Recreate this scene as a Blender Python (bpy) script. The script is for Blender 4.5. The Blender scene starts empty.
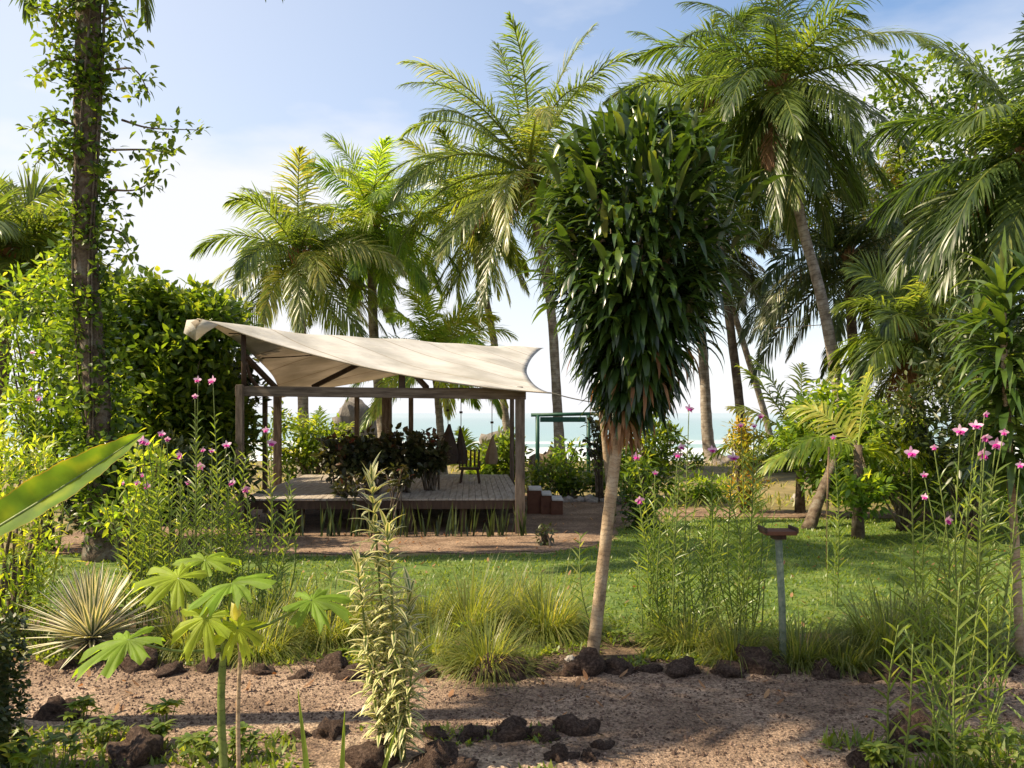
import bpy, bmesh, math, random
import numpy as np
from mathutils import Vector, noise
R = math.radians
scene = bpy.context.scene
# ------------------------------------------------------------------ camera
CZ, F = 2.48, 887.0
cam = bpy.data.cameras.new("camera"); camo = bpy.data.objects.new("camera", cam)
scene.collection.objects.link(camo); scene.camera = camo
camo.location = (0, 0, CZ); camo.rotation_euler = (R(90), 0, 0)
cam.sensor_width = 36; cam.lens = 36 * F / 1024; cam.shift_y = 29 / 1024
cam.clip_start = 0.1; cam.clip_end = 20000
# ------------------------------------------------------------------ sky + sun
SUN_EL, SUN_AZ = R(47), R(-94)            # azimuth measured from +Y towards +X: the sun is on the left, a little ahead
w = bpy.data.worlds.new("World"); scene.world = w; w.use_nodes = True
nt = w.node_tree; N = nt.nodes; L = nt.links
for n in list(N): N.remove(n)
sky = N.new('ShaderNodeTexSky'); sky.sky_type = 'NISHITA'; sky.sun_disc = False
sky.sun_elevation = SUN_EL; sky.sun_rotation = SUN_AZ; sky.air_density = 1.0; sky.dust_density = 0.5; sky.ozone_density = 1.3
tc = N.new('ShaderNodeTexCoord')
mp = N.new('ShaderNodeMapping'); mp.inputs['Scale'].default_value = (1.0, 1.0, 3.0); mp.inputs['Location'].default_value = (0.31, 0.9, 0.35)
L.new(tc.outputs['Generated'], mp.inputs['Vector'])
nz = N.new('ShaderNodeTexNoise'); nz.inputs['Scale'].default_value = 1.7; nz.inputs['Detail'].default_value = 7; nz.inputs['Roughness'].default_value = 0.5
L.new(mp.outputs['Vector'], nz.inputs['Vector'])
cr = N.new('ShaderNodeValToRGB'); cr.color_ramp.elements[0].position = 0.40; cr.color_ramp.elements[1].position = 0.60
L.new(nz.outputs['Fac'], cr.inputs['Fac'])
sx = N.new('ShaderNodeSeparateXYZ'); L.new(tc.outputs['Generated'], sx.inputs[0])
mr = N.new('ShaderNodeMapRange'); mr.inputs[1].default_value = 0.35; mr.inputs[2].default_value = -0.45; mr.inputs[3].default_value = 0.0; mr.inputs[4].default_value = 0.62
L.new(sx.outputs['X'], mr.inputs[0])      # high thin cloud thickens to the left
mh = N.new('ShaderNodeMapRange'); mh.inputs[1].default_value = 0.26; mh.inputs[2].default_value = 0.0; mh.inputs[3].default_value = 0.0; mh.inputs[4].default_value = 0.85
L.new(sx.outputs['Z'], mh.inputs[0])
mx0 = N.new('ShaderNodeMath'); mx0.operation = 'ADD'; mx0.use_clamp = True; L.new(mr.outputs[0], mx0.inputs[0]); L.new(mh.outputs[0], mx0.inputs[1])
mu = N.new('ShaderNodeMath'); mu.operation = 'MULTIPLY'; mu.inputs[1].default_value = 0.95; L.new(cr.outputs['Color'], mu.inputs[0])
mxx = N.new('ShaderNodeMath'); mxx.operation = 'MAXIMUM'; L.new(mx0.outputs[0], mxx.inputs[0]); L.new(mu.outputs[0], mxx.inputs[1])
mix = N.new('ShaderNodeMixRGB'); mix.inputs['Color2'].default_value = (5.3, 5.3, 5.5, 1)
L.new(mxx.outputs[0], mix.inputs['Fac']); shs = N.new('ShaderNodeHueSaturation'); shs.inputs['Saturation'].default_value = 1.08; shs.inputs['Value'].default_value = 1.1; L.new(sky.outputs['Color'], shs.inputs['Color']); L.new(shs.outputs[0], mix.inputs['Color1'])
bg = N.new('ShaderNodeBackground'); bg.inputs['Strength'].default_value = 0.088
wo = N.new('ShaderNodeOutputWorld'); L.new(mix.outputs['Color'], bg.inputs['Color']); L.new(bg.outputs[0], wo.inputs[0])
sun = bpy.data.lights.new("sun", 'SUN'); sun.energy = 5.0; sun.angle = R(0.6); sun.color = (1.0, 0.83, 0.58)
suno = bpy.data.objects.new("sun", sun); scene.collection.objects.link(suno)
sd = Vector((math.cos(SUN_EL) * math.sin(SUN_AZ), math.cos(SUN_EL) * math.cos(SUN_AZ), math.sin(SUN_EL)))
suno.rotation_euler = sd.to_track_quat('Z', 'Y').to_euler(); suno.location = (-20, 20, 30)
scene.view_settings.view_transform = 'Standard'; scene.view_settings.look = 'None'
scene.view_settings.exposure = 1.12; scene.view_settings.gamma = 1; scene.view_settings.use_curve_mapping = False
scene.render.engine = 'CYCLES'
scene.cycles.max_bounces = 8; scene.cycles.transparent_max_bounces = 8

# ------------------------------------------------------------------ helpers
rng = np.random.default_rng(7)
def P(px, py, Y): return np.array([(px - 512) / F * Y, Y, CZ - (py - 413) / F * Y])
def G(px, py):    Y = F * CZ / (py - 413); return np.array([(px - 512) / F * Y, Y, 0.0])
def GX(px, Y):    return np.array([(px - 512) / F * Y, Y, 0.0])
def nrm(v): return v / np.maximum(np.linalg.norm(v, axis=-1, keepdims=True), 1e-9)
def arr(x, M): return np.broadcast_to(np.asarray(x, float), (M,)).copy() if np.ndim(x) <= 1 else np.asarray(x)
def spline(pts, n):
    p = np.array(pts, float); k = len(p)
    if k == 2: return p[0] + (p[1] - p[0]) * np.linspace(0, 1, n)[:, None]
    p = np.vstack([2 * p[0] - p[1], p, 2 * p[-1] - p[-2]]); out = []
    for u in np.linspace(0, k - 1 - 1e-6, n):
        i = int(u); t = u - i; a, b, c, d = p[i:i + 4]
        out.append(.5 * (2 * b + (c - a) * t + (2 * a - 5 * b + 4 * c - d) * t * t + (3 * b - a - 3 * c + d) * t ** 3))
    return np.array(out)

class MB:
    def __init__(s): s.v = []; s.q = []; s.t = []; s.a = []; s.n = 0
    def add(s, v, q=None, t=None, a=None):
        v = np.asarray(v, float).reshape(-1, 3)
        s.v.append(v)
        if q is not None and len(q): s.q.append(np.asarray(q, int).reshape(-1, 4) + s.n)
        if t is not None and len(t): s.t.append(np.asarray(t, int).reshape(-1, 3) + s.n)
        s.a.append(np.zeros((len(v), 3)) + .5 if a is None else np.asarray(a, float).reshape(-1, 3))
        s.n += len(v)
    def leaves(s, B, D, U, Ln, W, droop=.4, nseg=3, prof=None, tint=.5, fold=0., wob=0.):
        B = np.asarray(B, float).reshape(-1, 3); M = len(B)
        if M == 0: return
        D = nrm(np.broadcast_to(np.asarray(D, float), (M, 3)).copy()); U = np.broadcast_to(np.asarray(U, float), (M, 3))
        S = np.cross(D, U); bad = np.linalg.norm(S, axis=1) < .05
        S[bad] = np.cross(D[bad], np.array([.7, .7, .1])); S = nrm(S)
        Ln = arr(Ln, M); W = arr(W, M); droop = arr(droop, M); tint = arr(tint, M)
        if prof is None: prof = [.35] + [max(.03, math.sin(math.pi * (.13 + .87 * k / nseg)) ** .75) for k in range(1, nseg + 1)]
        c = 3 if fold else 2
        V = np.zeros((M, nseg + 1, c, 3)); A = np.zeros((M, nseg + 1, c, 3)); A[..., 0] = tint[:, None, None]
        p = B.copy(); d = D.copy()
        for k in range(nseg + 1):
            wd = (W * prof[k] * .5)[:, None]
            Nn = np.cross(S, d)
            if c == 2: V[:, k, 0] = p - S * wd; V[:, k, 1] = p + S * wd; A[:, k, 0, 1] = -1; A[:, k, 1, 1] = 1
            else:
                V[:, k, 0] = p - S * wd + Nn * wd * fold; V[:, k, 1] = p; V[:, k, 2] = p + S * wd + Nn * wd * fold
                A[:, k, 0, 1] = -1; A[:, k, 2, 1] = 1
            A[:, k, :, 2] = k / nseg
            d = d.copy(); d[:, 2] -= droop / nseg; d = nrm(d)
            if wob: d = nrm(d + rng.normal(0, wob, d.shape))
            p = p + d * (Ln / nseg)[:, None]
        idx = np.arange(M * (nseg + 1) * c).reshape(M, nseg + 1, c)
        q = [np.stack([idx[:, :-1, j], idx[:, :-1, j + 1], idx[:, 1:, j + 1], idx[:, 1:, j]], -1).reshape(-1, 4) for j in range(c - 1)]
        s.add(V, np.vstack(q), None, A)
    def tube(s, pts, rad, n=8, tint=.5, cap=True, bump=0., seed=0):
        pts = np.array(pts, float); K = len(pts); rad = arr(rad, K)
        T = nrm(np.gradient(pts, axis=0)); ref = np.array([0, 0, 1.]) if abs(T[0][2]) < .9 else np.array([1., 0, 0])
        X = nrm(np.cross(T[0], ref)); V = []; A = []; ln = 0
        an = np.arange(n) / n * 2 * math.pi; rs = np.random.default_rng(seed)
        for k in range(K):
            X = nrm(X - T[k] * np.dot(X, T[k])); Yv = np.cross(T[k], X)
            if k: ln += np.linalg.norm(pts[k] - pts[k - 1])
            r = rad[k] * (1 + (rs.normal(0, bump, n) if bump else 0))
            V.append(pts[k] + (np.cos(an) * r)[:, None] * X + (np.sin(an) * r)[:, None] * Yv)
            A.append(np.stack([np.full(n, tint), an / math.pi - 1, np.full(n, ln)], 1))
        V = np.vstack(V); A = np.vstack(A); q = []
        for k in range(K - 1):
            for j in range(n): q.append((k * n + j, k * n + (j + 1) % n, (k + 1) * n + (j + 1) % n, (k + 1) * n + j))
        t = []
        if cap:
            V = np.vstack([V, pts[0:1], pts[-1:]]); A = np.vstack([A, A[0:1], A[-1:]]); b = K * n
            for j in range(n): t.append((b, (j + 1) % n, j)); t.append((b + 1, (K - 1) * n + j, (K - 1) * n + (j + 1) % n))
        s.add(V, q, t, A)
    def box(s, c, size, rz=0., tint=.5):
        c = np.array(c, float); h = np.array(size, float) / 2
        v = np.array([[x, y, z] for x in (-1, 1) for y in (-1, 1) for z in (-1, 1)]) * h
        cs, sn = math.cos(rz), math.sin(rz); v = np.stack([v[:, 0] * cs - v[:, 1] * sn, v[:, 0] * sn + v[:, 1] * cs, v[:, 2]], 1) + c
        s.add(v, [(0, 1, 3, 2), (4, 6, 7, 5), (0, 4, 5, 1), (2, 3, 7, 6), (0, 2, 6, 4), (1, 5, 7, 3)], None, np.tile([tint, 0, 0], (8, 1)))
    def bar(s, a, b, wx, wy=None):
        """rectangular bar between two points"""
        a = np.array(a, float); b = np.array(b, float); wy = wy or wx; T = nrm(b - a)
        ref = np.array([0, 0, 1.]) if abs(T[2]) < .9 else np.array([0, 1., 0]); X = nrm(np.cross(T, ref)); Yv = np.cross(T, X)
        v = [e + X * i * wx / 2 + Yv * j * wy / 2 for e in (a, b) for i, j in ((-1, -1), (1, -1), (1, 1), (-1, 1))]
        s.add(v, [(0, 1, 2, 3), (7, 6, 5, 4), (0, 4, 5, 1), (1, 5, 6, 2), (2, 6, 7, 3), (3, 7, 4, 0)])
    def build(s, name, mat, parent=None, loc=None, smooth=True, bevel=0.):
        me = bpy.data.meshes.new(name)
        v = np.vstack(s.v); q = np.vstack(s.q) if s.q else np.zeros((0, 4), int); t = np.vstack(s.t) if s.t else np.zeros((0, 3), int)
        me.vertices.add(len(v)); me.vertices.foreach_set('co', v.ravel())
        lv = np.concatenate([q.ravel(), t.ravel()]); me.loops.add(len(lv)); me.loops.foreach_set('vertex_index', lv)
        me.polygons.add(len(q) + len(t))
        me.polygons.foreach_set('loop_start', np.concatenate([np.arange(len(q)) * 4, len(q) * 4 + np.arange(len(t)) * 3]))
        me.polygons.foreach_set('use_smooth', np.full(len(q) + len(t), smooth))
        at = me.attributes.new('leaf', 'FLOAT_VECTOR', 'POINT'); at.data.foreach_set('vector', np.vstack(s.a).ravel())
        me.update(calc_edges=True); me.validate()
        me.materials.append(mat)
        o = bpy.data.objects.new(name, me); scene.collection.objects.link(o)
        if parent is not None: o.parent = parent
        if loc is not None: o.location = loc
        if bevel:
            m = o.modifiers.new('bevel', 'BEVEL'); m.width = bevel; m.segments = 2; m.limit_method = 'ANGLE'
        return o
def tag(o, label, cat, group=None):
    o['label'] = label; o['category'] = cat
    if group: o['group'] = group
    return o
def thing(name, loc, label, cat, group=None):
    o = bpy.data.objects.new(name, None); scene.collection.objects.link(o); o.location = Vector(loc); o.empty_display_size = .2
    return tag(o, label, cat, group)
def kind(o, k): o['kind'] = k; return o

# ------------------------------------------------------------------ materials
def newmat(name):
    m = bpy.data.materials.new(name); m.use_nodes = True; nt = m.node_tree
    for n in list(nt.nodes): nt.nodes.remove(n)
    out = nt.nodes.new('ShaderNodeOutputMaterial'); return m, nt.nodes, nt.links, out
def ramp(Nn, pts):
    r = Nn.new('ShaderNodeValToRGB'); e = r.color_ramp.elements
    while len(e) < len(pts): e.new(.5)
    for i, (p, c) in enumerate(pts): e[i].position = p; e[i].color = (*c, 1)
    return r
def leafmat(name, cols, trans=.4, rough=.38, edge=None, edge_at=.45, tcol=None, spec=.45, bumpy=0.):
    m, Nn, Lk, out = newmat(name)
    a = Nn.new('ShaderNodeAttribute'); a.attribute_name = 'leaf'; sp = Nn.new('ShaderNodeSeparateXYZ'); Lk.new(a.outputs['Vector'], sp.inputs[0])
    r = ramp(Nn, [(i / (len(cols) - 1), c) for i, c in enumerate(cols)]); Lk.new(sp.outputs[0], r.inputs[0]); col = r.outputs[0]
    tx = Nn.new('ShaderNodeTexCoord'); nz = Nn.new('ShaderNodeTexNoise'); nz.inputs['Scale'].default_value = 9; nz.inputs['Detail'].default_value = 3
    Lk.new(tx.outputs['Object'], nz.inputs['Vector'])
    hs = Nn.new('ShaderNodeHueSaturation'); mr = Nn.new('ShaderNodeMapRange'); mr.inputs[1].default_value = .3; mr.inputs[2].default_value = .7; mr.inputs[3].default_value = .72; mr.inputs[4].default_value = 1.3
    Lk.new(nz.outputs['Fac'], mr.inputs[0]); Lk.new(mr.outputs[0], hs.inputs['Value']); Lk.new(col, hs.inputs['Color']); col = hs.outputs[0]
    if edge:
        ab = Nn.new('ShaderNodeMath'); ab.operation = 'ABSOLUTE'; Lk.new(sp.outputs[1], ab.inputs[0])
        er = Nn.new('ShaderNodeMapRange'); er.inputs[1].default_value = edge_at; er.inputs[2].default_value = edge_at + .12; Lk.new(ab.outputs[0], er.inputs[0])
        mxn = Nn.new('ShaderNodeMixRGB'); mxn.inputs['Color2'].default_value = (*edge, 1); Lk.new(er.outputs[0], mxn.inputs[0]); Lk.new(col, mxn.inputs[1]); col = mxn.outputs[0]
    b = Nn.new('ShaderNodeBsdfPrincipled'); b.inputs['Roughness'].default_value = rough; b.inputs['Specular IOR Level'].default_value = spec
    Lk.new(col, b.inputs['Base Color'])
    if bumpy:
        bp = Nn.new('ShaderNodeBump'); bp.inputs['Strength'].default_value = bumpy; bp.inputs['Distance'].default_value = .01
        ms = Nn.new('ShaderNodeMath'); ms.operation = 'MULTIPLY'; ms.inputs[1].default_value = 90; Lk.new(sp.outputs[2], ms.inputs[0])
        sn = Nn.new('ShaderNodeMath'); sn.operation = 'SINE'; Lk.new(ms.outputs[0], sn.inputs[0]); Lk.new(sn.outputs[0], bp.inputs['Height']); Lk.new(bp.outputs[0], b.inputs['Normal'])
    tr = Nn.new('ShaderNodeBsdfTranslucent')
    tm = Nn.new('ShaderNodeMixRGB'); tm.blend_type = 'MULTIPLY'; tm.inputs[0].default_value = 1; tm.inputs[2].default_value = (*(tcol or (3.6, 3.2, 1.0)), 1)
    Lk.new(col, tm.inputs[1]); Lk.new(tm.outputs[0], tr.inputs['Color'])
    mxs = Nn.new('ShaderNodeMixShader'); mxs.inputs[0].default_value = trans; Lk.new(b.outputs[0], mxs.inputs[1]); Lk.new(tr.outputs[0], mxs.inputs[2]); Lk.new(mxs.outputs[0], out.inputs[0])
    return m
def surf(name, c1, c2, scale=5., rough=.8, bump=.3, bscale=None, detail=8, c3=None, rings=0., stretch=None, spec=.3, vor=0., lo=.35, hi=.65, bdist=.02):
    m, Nn, Lk, out = newmat(name)
    tx = Nn.new('ShaderNodeTexCoord'); mp = Nn.new('ShaderNodeMapping'); Lk.new(tx.outputs['Object'], mp.inputs[0])
    if stretch: mp.inputs['Scale'].default_value = stretch
    nz = Nn.new('ShaderNodeTexNoise'); nz.inputs['Scale'].default_value = scale; nz.inputs['Detail'].default_value = detail; nz.inputs['Roughness'].default_value = .65
    Lk.new(mp.outputs[0], nz.inputs['Vector'])
    pts = [(lo, c1), (hi, c2)] if c3 is None else [(lo, c1), ((lo + hi) / 2, c2), (hi, c3)]
    r = ramp(Nn, pts); Lk.new(nz.outputs['Fac'], r.inputs[0]); col = r.outputs[0]
    b = Nn.new('ShaderNodeBsdfPrincipled'); b.inputs['Roughness'].default_value = rough; b.inputs['Specular IOR Level'].default_value = spec
    nb = Nn.new('ShaderNodeTexNoise'); nb.inputs['Scale'].default_value = bscale or scale * 6; nb.inputs['Detail'].default_value = 6; Lk.new(mp.outputs[0], nb.inputs['Vector'])
    h = nb.outputs['Fac']
    if vor:
        vo = Nn.new('ShaderNodeTexVoronoi'); vo.inputs['Scale'].default_value = vor; Lk.new(mp.outputs[0], vo.inputs['Vector'])
        h = vo.outputs['Distance']
        hv = Nn.new('ShaderNodeHueSaturation'); mr = Nn.new('ShaderNodeMapRange'); mr.inputs[3].default_value = .45; mr.inputs[4].default_value = 1.5
        sc = Nn.new('ShaderNodeSeparateColor'); Lk.new(vo.outputs['Color'], sc.inputs[0]); Lk.new(sc.outputs[0], mr.inputs[0]); Lk.new(mr.outputs[0], hv.inputs['Value']); Lk.new(col, hv.inputs['Color']); col = hv.outputs[0]
    if rings:
        a = Nn.new('ShaderNodeAttribute'); a.attribute_name = 'leaf'; sp = Nn.new('ShaderNodeSeparateXYZ'); Lk.new(a.outputs['Vector'], sp.inputs[0])
        ns = Nn.new('ShaderNodeMath'); ns.operation = 'MULTIPLY_ADD'; ns.inputs[1].default_value = .16; Lk.new(nz.outputs['Fac'], ns.inputs[0]); Lk.new(sp.outputs[2], ns.inputs[2])
        ms = Nn.new('ShaderNodeMath'); ms.operation = 'MULTIPLY'; ms.inputs[1].default_value = rings; Lk.new(ns.outputs[0], ms.inputs[0])
        fr = Nn.new('ShaderNodeMath'); fr.operation = 'FRACT'; Lk.new(ms.outputs[0], fr.inputs[0])
        ad = Nn.new('ShaderNodeMath'); ad.operation = 'ADD'; Lk.new(fr.outputs[0], ad.inputs[0]); Lk.new(nb.outputs['Fac'], ad.inputs[1]); h = ad.outputs[0]
        mr = Nn.new('ShaderNodeMapRange'); mr.inputs[1].default_value = 0; mr.inputs[2].default_value = .25; mr.inputs[3].default_value = .55; mr.inputs[4].default_value = 1.05
        Lk.new(fr.outputs[0], mr.inputs[0]); hv = Nn.new('ShaderNodeHueSaturation'); Lk.new(mr.outputs[0], hv.inputs['Value']); Lk.new(col, hv.inputs['Color']); col = hv.outputs[0]
    Lk.new(col, b.inputs['Base Color'])
    bp = Nn.new('ShaderNodeBump'); bp.inputs['Strength'].default_value = bump; bp.inputs['Distance'].default_value = bdist
    Lk.new(h, bp.inputs['Height']); Lk.new(bp.outputs[0], b.inputs['Normal']); Lk.new(b.outputs[0], out.inputs[0])
    return m

M_palm = leafmat('palm_green', [(.020, .04, .012), (.060, .095, .022), (.125, .160, .036), (.28, .25, .08)], trans=.42, rough=.36, tcol=(3.2, 3.1, 1.1))
M_palmy = leafmat('palm_yellow', [(.045, .09, .015), (.10, .17, .025), (.18, .24, .035), (.30, .28, .06)], trans=.5, rough=.35, tcol=(3.3, 3.15, 1.0))
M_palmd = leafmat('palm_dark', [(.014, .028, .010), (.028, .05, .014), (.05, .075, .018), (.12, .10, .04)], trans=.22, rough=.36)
M_dead = leafmat('dead_frond', [(.16, .08, .035), (.25, .13, .06), (.33, .2, .10)], trans=.3, rough=.7, tcol=(1.6, 1.2, .8))
M_drac = leafmat('dracaena_leaf', [(.012, .030, .008), (.024, .050, .011), (.055, .10, .018), (.13, .16, .035)], trans=.22, rough=.28, spec=.5)
M_drac2 = leafmat('dracaena_leaf_light', [(.016, .04, .01), (.035, .07, .015), (.075, .12, .025), (.16, .18, .05)], trans=.28, rough=.3)
M_shrub = leafmat('shrub_leaf', [(.018, .038, .010), (.045, .085, .014), (.10, .155, .02), (.19, .22, .035)], trans=.4, rough=.33)
M_bright = leafmat('bright_leaf', [(.05, .10, .016), (.10, .17, .02), (.18, .24, .03), (.30, .30, .05)], trans=.45, rough=.4)
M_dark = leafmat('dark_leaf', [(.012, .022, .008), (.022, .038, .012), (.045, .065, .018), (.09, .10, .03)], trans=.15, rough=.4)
M_croton = leafmat('croton_leaf', [(.02, .022, .012), (.035, .045, .016), (.06, .05, .02), (.14, .035, .03)], trans=.2, rough=.35)
M_yellow = leafmat('yellow_leaf', [(.12, .17, .02), (.26, .26, .03), (.42, .33, .04), (.5, .22, .05)], trans=.4, rough=.4, tcol=(2, 1.8, .8))
M_grass = leafmat('tuft_grass', [(.05, .075, .02), (.10, .135, .03), (.17, .19, .05), (.30, .26, .11)], trans=.4, tcol=(3.2, 2.9, 1.0), rough=.42)
M_lawn = leafmat('lawn_leaf', [(.045, .085, .014), (.075, .125, .018), (.12, .165, .025), (.19, .21, .045)], trans=.35, rough=.45)
M_reed = leafmat('orchid_reed', [(.05, .09, .02), (.085, .14, .028), (.14, .19, .04), (.26, .27, .12)], trans=.4, rough=.33)
M_agave = leafmat('agave_leaf', [(.05, .08, .04), (.08, .11, .06), (.12, .15, .08)], trans=.1, rough=.5, edge=(.62, .58, .44), edge_at=.4)
M_varieg = leafmat('variegated_leaf', [(.08, .14, .03), (.12, .19, .035), (.2, .25, .05)], trans=.3, rough=.4, edge=(.60, .57, .30), edge_at=.28, tcol=(1.5, 1.4, .8))
M_papaya = leafmat('papaya_leaf', [(.09, .17, .025), (.15, .25, .03), (.27, .34, .04)], trans=.5, rough=.6, spec=.25, tcol=(2.6, 2.3, .6))
M_banana = leafmat('heliconia_leaf', [(.045, .11, .02), (.08, .17, .025), (.2, .28, .03)], trans=.6, rough=.6, tcol=(4.6, 3.4, .5), spec=.25, edge=(.34, .22, .07), edge_at=.93)
M_petal = leafmat('orchid_petal', [(.60, .22, .46), (.72, .42, .60), (.80, .62, .72)], trans=.35, rough=.55, tcol=(1.2, 1, 1.1))
M_lip = leafmat('orchid_lip', [(.42, .015, .22), (.5, .02, .28), (.55, .04, .3)], trans=.25, rough=.5, tcol=(1.2, 1, 1.1))
M_ptrunk = surf('palm_trunk', (.13, .10, .075), (.24, .20, .16), 4, .85, .5, c3=(.34, .31, .27), rings=6)
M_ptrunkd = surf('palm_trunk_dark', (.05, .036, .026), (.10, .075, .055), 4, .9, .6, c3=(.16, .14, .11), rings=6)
M_bark = surf('brown_bark', (.045, .03, .022), (.11, .08, .055), 6, .9, .7, c3=(.17, .15, .12))
M_drtrunk = surf('dracaena_trunk', (.22, .15, .09), (.34, .25, .16), 7, .75, .35, c3=(.42, .34, .24), rings=22)
M_stemg = surf('green_stem', (.09, .13, .03), (.16, .20, .05), 12, .5, .15, rings=14)
M_stemb = surf('brown_stem', (.13, .08, .045), (.22, .15, .08), 12, .7, .3)
M_wood = surf('weathered_wood', (.06, .042, .03), (.13, .095, .07), 3, .75, .35, stretch=(6, 6, .8), c3=(.2, .155, .12))
M_woodd = surf('dark_wood', (.035, .02, .013), (.075, .045, .03), 3, .7, .3, stretch=(6, 6, .8))
M_woodx = surf('weathered_beam', (.06, .042, .03), (.13, .095, .07), 3, .75, .35, stretch=(.5, 7, 7), c3=(.2, .155, .12))
M_deck = surf('deck_board', (.20, .17, .14), (.31, .27, .23), 3, .7, .3, stretch=(5, .5, 2), c3=(.40, .36, .31))
M_red = surf('red_brown_wood', (.08, .03, .018), (.13, .055, .03), 5, .7, .3)
M_tread = surf('pale_tread', (.4, .38, .36), (.55, .53, .5), 6, .7, .2)
M_green = surf('green_paint', (.012, .055, .038), (.02, .08, .055), 9, .5, .15)
M_gpost = surf('worn_green_paint', (.09, .12, .08), (.19, .23, .16), 12, .65, .3, c3=(.28, .26, .2), lo=.38, hi=.7)
M_rock = surf('lava_rock', (.03, .018, .013), (.08, .048, .034), 7, .95, 1., c3=(.17, .115, .085), bscale=30, bdist=.04)
M_stone = surf('pale_stone', (.22, .2, .18), (.36, .33, .3), 7, .9, .5)
M_boulder = surf('grey_boulder', (.10, .09, .085), (.2, .185, .17), 4, .9, .8)
M_soil = surf('bed_soil', (.035, .024, .016), (.09, .06, .038), 5, .95, .9, c3=(.16, .11, .07), bscale=25, bdist=.04)
M_ground = surf('ground_earth', (.10, .085, .035), (.17, .14, .06), .5, .95, .6, c3=(.26, .20, .10), bscale=8)
M_earth = surf('front_bed_earth', (.10, .065, .045), (.2, .14, .095), 2.5, .95, .9, c3=(.32, .24, .17), vor=45, bdist=.012)
M_sand = surf('beach_sand', (.30, .24, .16), (.42, .34, .24), 2, .95, .3)
M_gravel = surf('gravel', (.12, .08, .055), (.21, .146, .102), 1.1, .95, .9, c3=(.30, .218, .158), vor=55, bdist=.012, detail=10)
M_yard = surf('yard_gravel', (.11, .07, .045), (.18, .12, .08), 1.2, .95, .8, c3=(.25, .175, .12), vor=40, bdist=.012)
M_lawnbase = surf('lawn_base', (.045, .085, .016), (.08, .13, .022), 2.5, .9, .6, c3=(.13, .16, .035), bscale=40)
M_peb = leafmat('pebble', [(.05, .032, .024), (.15, .10, .075), (.27, .20, .16)], trans=0, rough=.9, spec=.2)
M_cloth = surf('hung_dark_cloth', (.05, .035, .03), (.08, .06, .05), 5, .9, .2)
M_clotht = surf('hung_tan_cloth', (.2, .14, .09), (.28, .2, .13), 5, .9, .2)
M_rope = surf('rope', (.25, .22, .17), (.35, .3, .24), 30, .9, .2)
M_nut = surf('coconut_husk', (.07, .05, .02), (.13, .10, .03), 6, .6, .3)

# canvas
def canvas():
    m, Nn, Lk, out = newmat('shade_canvas')
    tx = Nn.new('ShaderNodeTexCoord'); nz = Nn.new('ShaderNodeTexNoise'); nz.inputs['Scale'].default_value = .8; nz.inputs['Detail'].default_value = 6
    Lk.new(tx.outputs['Object'], nz.inputs[0]); r = ramp(Nn, [(.34, (.44, .43, .40)), (.62, (.66, .655, .64))]); Lk.new(nz.outputs['Fac'], r.inputs[0])
    sp = Nn.new('ShaderNodeSeparateXYZ'); Lk.new(tx.outputs['Object'], sp.inputs[0])
    ad = Nn.new('ShaderNodeMath'); ad.operation = 'MULTIPLY_ADD'; ad.inputs[1].default_value = .45; Lk.new(sp.outputs[0], ad.inputs[0]); Lk.new(sp.outputs[1], ad.inputs[2])
    ms = Nn.new('ShaderNodeMath'); ms.operation = 'MULTIPLY'; ms.inputs[1].default_value = .62; Lk.new(ad.outputs[0], ms.inputs[0])
    fr = Nn.new('ShaderNodeMath'); fr.operation = 'FRACT'; Lk.new(ms.outputs[0], fr.inputs[0])
    gt = Nn.new('ShaderNodeMath'); gt.operation = 'LESS_THAN'; gt.inputs[1].default_value = .028; Lk.new(fr.outputs[0], gt.inputs[0])
    mxn = Nn.new('ShaderNodeMixRGB'); mxn.inputs[2].default_value = (.36, .31, .25, 1); Lk.new(gt.outputs[0], mxn.inputs[0]); Lk.new(r.outputs[0], mxn.inputs[1])
    b = Nn.new('ShaderNodeBsdfPrincipled'); b.inputs['Roughness'].default_value = .85; b.inputs['Specular IOR Level'].default_value = .1; Lk.new(mxn.outputs[0], b.inputs['Base Color'])
    wv = Nn.new('ShaderNodeTexNoise'); wv.inputs['Scale'].default_value = 2.2; wv.inputs['Detail'].default_value = 4; mp = Nn.new('ShaderNodeMapping'); mp.inputs['Scale'].default_value = (.35, 1.6, 1)
    mp.inputs['Rotation'].default_value = (0, 0, .5); Lk.new(tx.outputs['Object'], mp.inputs[0]); Lk.new(mp.outputs[0], wv.inputs[0])
    bp = Nn.new('ShaderNodeBump'); bp.inputs['Strength'].default_value = .5; bp.inputs['Distance'].default_value = .2; Lk.new(wv.outputs['Fac'], bp.inputs['Height']); Lk.new(bp.outputs[0], b.inputs['Normal'])
    t = Nn.new('ShaderNodeBsdfTranslucent'); tm = Nn.new('ShaderNodeMixRGB'); tm.blend_type = 'MULTIPLY'; tm.inputs[0].default_value = 1; tm.inputs[2].default_value = (1.0, .88, .76, 1)
    Lk.new(mxn.outputs[0], tm.inputs[1]); Lk.new(tm.outputs[0], t.inputs[0])
    x = Nn.new('ShaderNodeMixShader'); x.inputs[0].default_value = .34; Lk.new(b.outputs[0], x.inputs[1]); Lk.new(t.outputs[0], x.inputs[2]); Lk.new(x.outputs[0], out.inputs[0])
    return m
M_canvas = canvas()
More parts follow.
